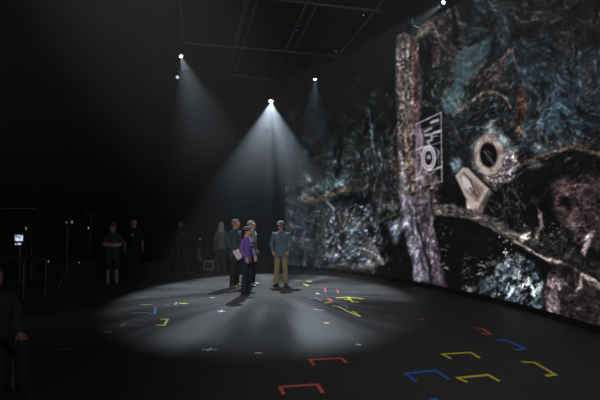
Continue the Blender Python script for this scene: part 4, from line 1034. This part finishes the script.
MB().box((0, .05, .985 - mp.z), (.10, .09, .012)).build('foot', blk, mon)
ctrl = thing('control_box', 'small control box with two white lamps under the glowing monitor', 'control box', (mp.x, mp.y, 0), math.radians(-18))
cp_ = atY(17, 244.2, 8.92)
bev(MB().box((0, .04, cp_.z), (.13, .03, .03)).build('case', blk, ctrl), .005)
MB().box((.02, .006, cp_.z), (.045, .006, .02)).build('lamp', glow('c', (190, 200, 215), 1.0), ctrl)
MB().box((-.085, .006, cp_.z - .004), (.015, .006, .015)).build('lamp', glow('c', (190, 200, 215), 1.0), ctrl)
MB().tube([(0, .06, cp_.z), (0, .06, 0.98)], .012, 8).build('stem', dk, ctrl)
# awning bar at the left
p0, p1 = atY(-20, 208, 9.4), atY(37, 208.5, 9.4)
bar = thing('crossbar_frame', 'dark frame with pale crossbar above the monitor at the left edge', 'frame', (p1.x, p1.y, 0))
MB().tube([(0, 0, p1.z), (p0.x - p1.x, 0, p1.z)], .012, 8).build('crossbar', mat('bar_pale', (120, 116, 110), .6, .1, 6), bar)
for xx in (0, p0.x - p1.x):
    l_ = MB(); l_.tube([(xx, 0, 0), (xx, 0, p1.z)], .014, 8); l_.build('post', blk, bar)
# cases beside the stage
def case(label, x, y, w_, d_, h_, rz, edge=(120, 124, 130)):
    p = gl(x, y); t = thing('equipment_case', label, 'equipment case', p, rz)
    bev(MB().box((0, 0, .04 + h_ / 2), (w_ / 2, d_ / 2, h_ / 2)).build('box', mat('case_black', (26, 26, 28), .6, .1, 6), t), .01)
    e = MB()
    for sx in (-1, 1):
        for sy in (-1, 1): e.box((sx * w_ / 2, sy * d_ / 2, .04 + h_ / 2), (.012, .012, h_ / 2 + .005))
        for z in (.04, .04 + h_): e.box((sx * w_ / 2, 0, z), (.012, d_ / 2, .012))
    for sy in (-1, 1):
        for z in (.04, .04 + h_): e.box((0, sy * d_ / 2, z), (w_ / 2, .012, .012))
    e.build('edge_trim', mat('case_edge_%d' % edge[0], edge, .4, .1, 6), t)
    for sx in (-1, 1):
        for sy in (-1, 1):
            c_ = MB(); c_.ell((sx * (w_ / 2 - .05), sy * (d_ / 2 - .05), .022), (.03, .018, .022), None, 10); c_.build('caster', blk, t)
    c_ = MB(); c_.tube([(-.06, -d_ / 2 - .012, .04 + h_ * .62), (-.06, -d_ / 2 - .035, .04 + h_ * .62), (.06, -d_ / 2 - .035, .04 + h_ * .62), (.06, -d_ / 2 - .012, .04 + h_ * .62)], .008, 6); c_.build('handle', dk, t)
    return t
case('black equipment case with pale edges right of the camera tripod', 209, 270, .32, .4, .28, .15, (150, 154, 160))
case('low black equipment case behind the man in dark sweater', 226, 268, .7, .4, .36, -.1, (70, 73, 78))
case('long dark equipment case low behind the badge wearing crew member', 153, 276, 1.1, .45, .38, .1, (70, 66, 68))
case('dark equipment case beyond the crossed-arm crew, far left', 84, 280, .8, .5, .5, .2, (50, 50, 54))
# pale bag, red cable, papers on stands
p = gl(199.5, 268)
bag = thing('shoulder_bag', 'pale upright bag hanging on a thin stand right of the camera', 'bag', (p[0], p[1], 0))
MB().tube([(0, 0, 0.03), (0, 0, 1.15)], .012, 8).build('post', blk, bag)
c_ = MB(); c_.box((0, 0, .03), (.18, .02, .02)); c_.box((0, 0, .03), (.02, .18, .02)); c_.build('foot', blk, bag)
c_ = MB(); c_.loft([(.22, .04, .03, .02, -.03), (.30, .075, .045, .02, -.03), (.55, .06, .04, -.01, -.03), (.72, .03, .03, -.02, -.02)], 14); fuse(c_.build('pouch', mat('bag_pale', (150, 152, 156), .8, .2, 14), bag, True), .012, 3, .02, .06)
c_ = MB(); c_.tube([(-.02, -.02, .68), (.06, -.03, .88), (.02, -.01, 1.06), (-.03, 0, 1.1)], .012, 8); c_.build('strap', mat('bag_strap', (110, 112, 116), .8, .1, 14), bag)
p = gl(187, 273)
c_ = MB(); pts = [(.16 * math.cos(t_ * .5) + .02 * t_ / 6, .12 * math.sin(t_ * .5), .012 + .008 * (t_ % 4) + .0 * t_) for t_ in range(0, 30)]
c_.tube(pts, .012, 6); o = c_.build('cable_coil', mat('cable_red', (190, 50, 36), .6, .1, 9), None, True); o.location = (p[0], p[1], .002)
tag(o, 'small coil of red cable on the floor by the tripod', 'cable')
t = thing('side_table', 'small pale-topped folding table beyond the stage behind the dark sweater man', 'table', gl(229, 264.5))
bev(MB().box((0, 0, .50), (.38, .25, .015)).build('table_top', mat('table_pale', (120, 124, 128), .6, .1, 6), t), .004)
for sx in (-1, 1):
    for sy in (-1, 1):
        l_ = MB(); l_.tube([(sx * .34, sy * .21, 0), (sx * .34, sy * .21, .49)], .012, 6); l_.build('leg', dk, t)

# ------------------------------------------------------------------ look
vs_ = scn.view_settings
scn.display_settings.display_device = 'sRGB'
vs_.view_transform = 'Standard'; vs_.look = 'None'; vs_.exposure = 0; vs_.gamma = 1; vs_.use_curve_mapping = False
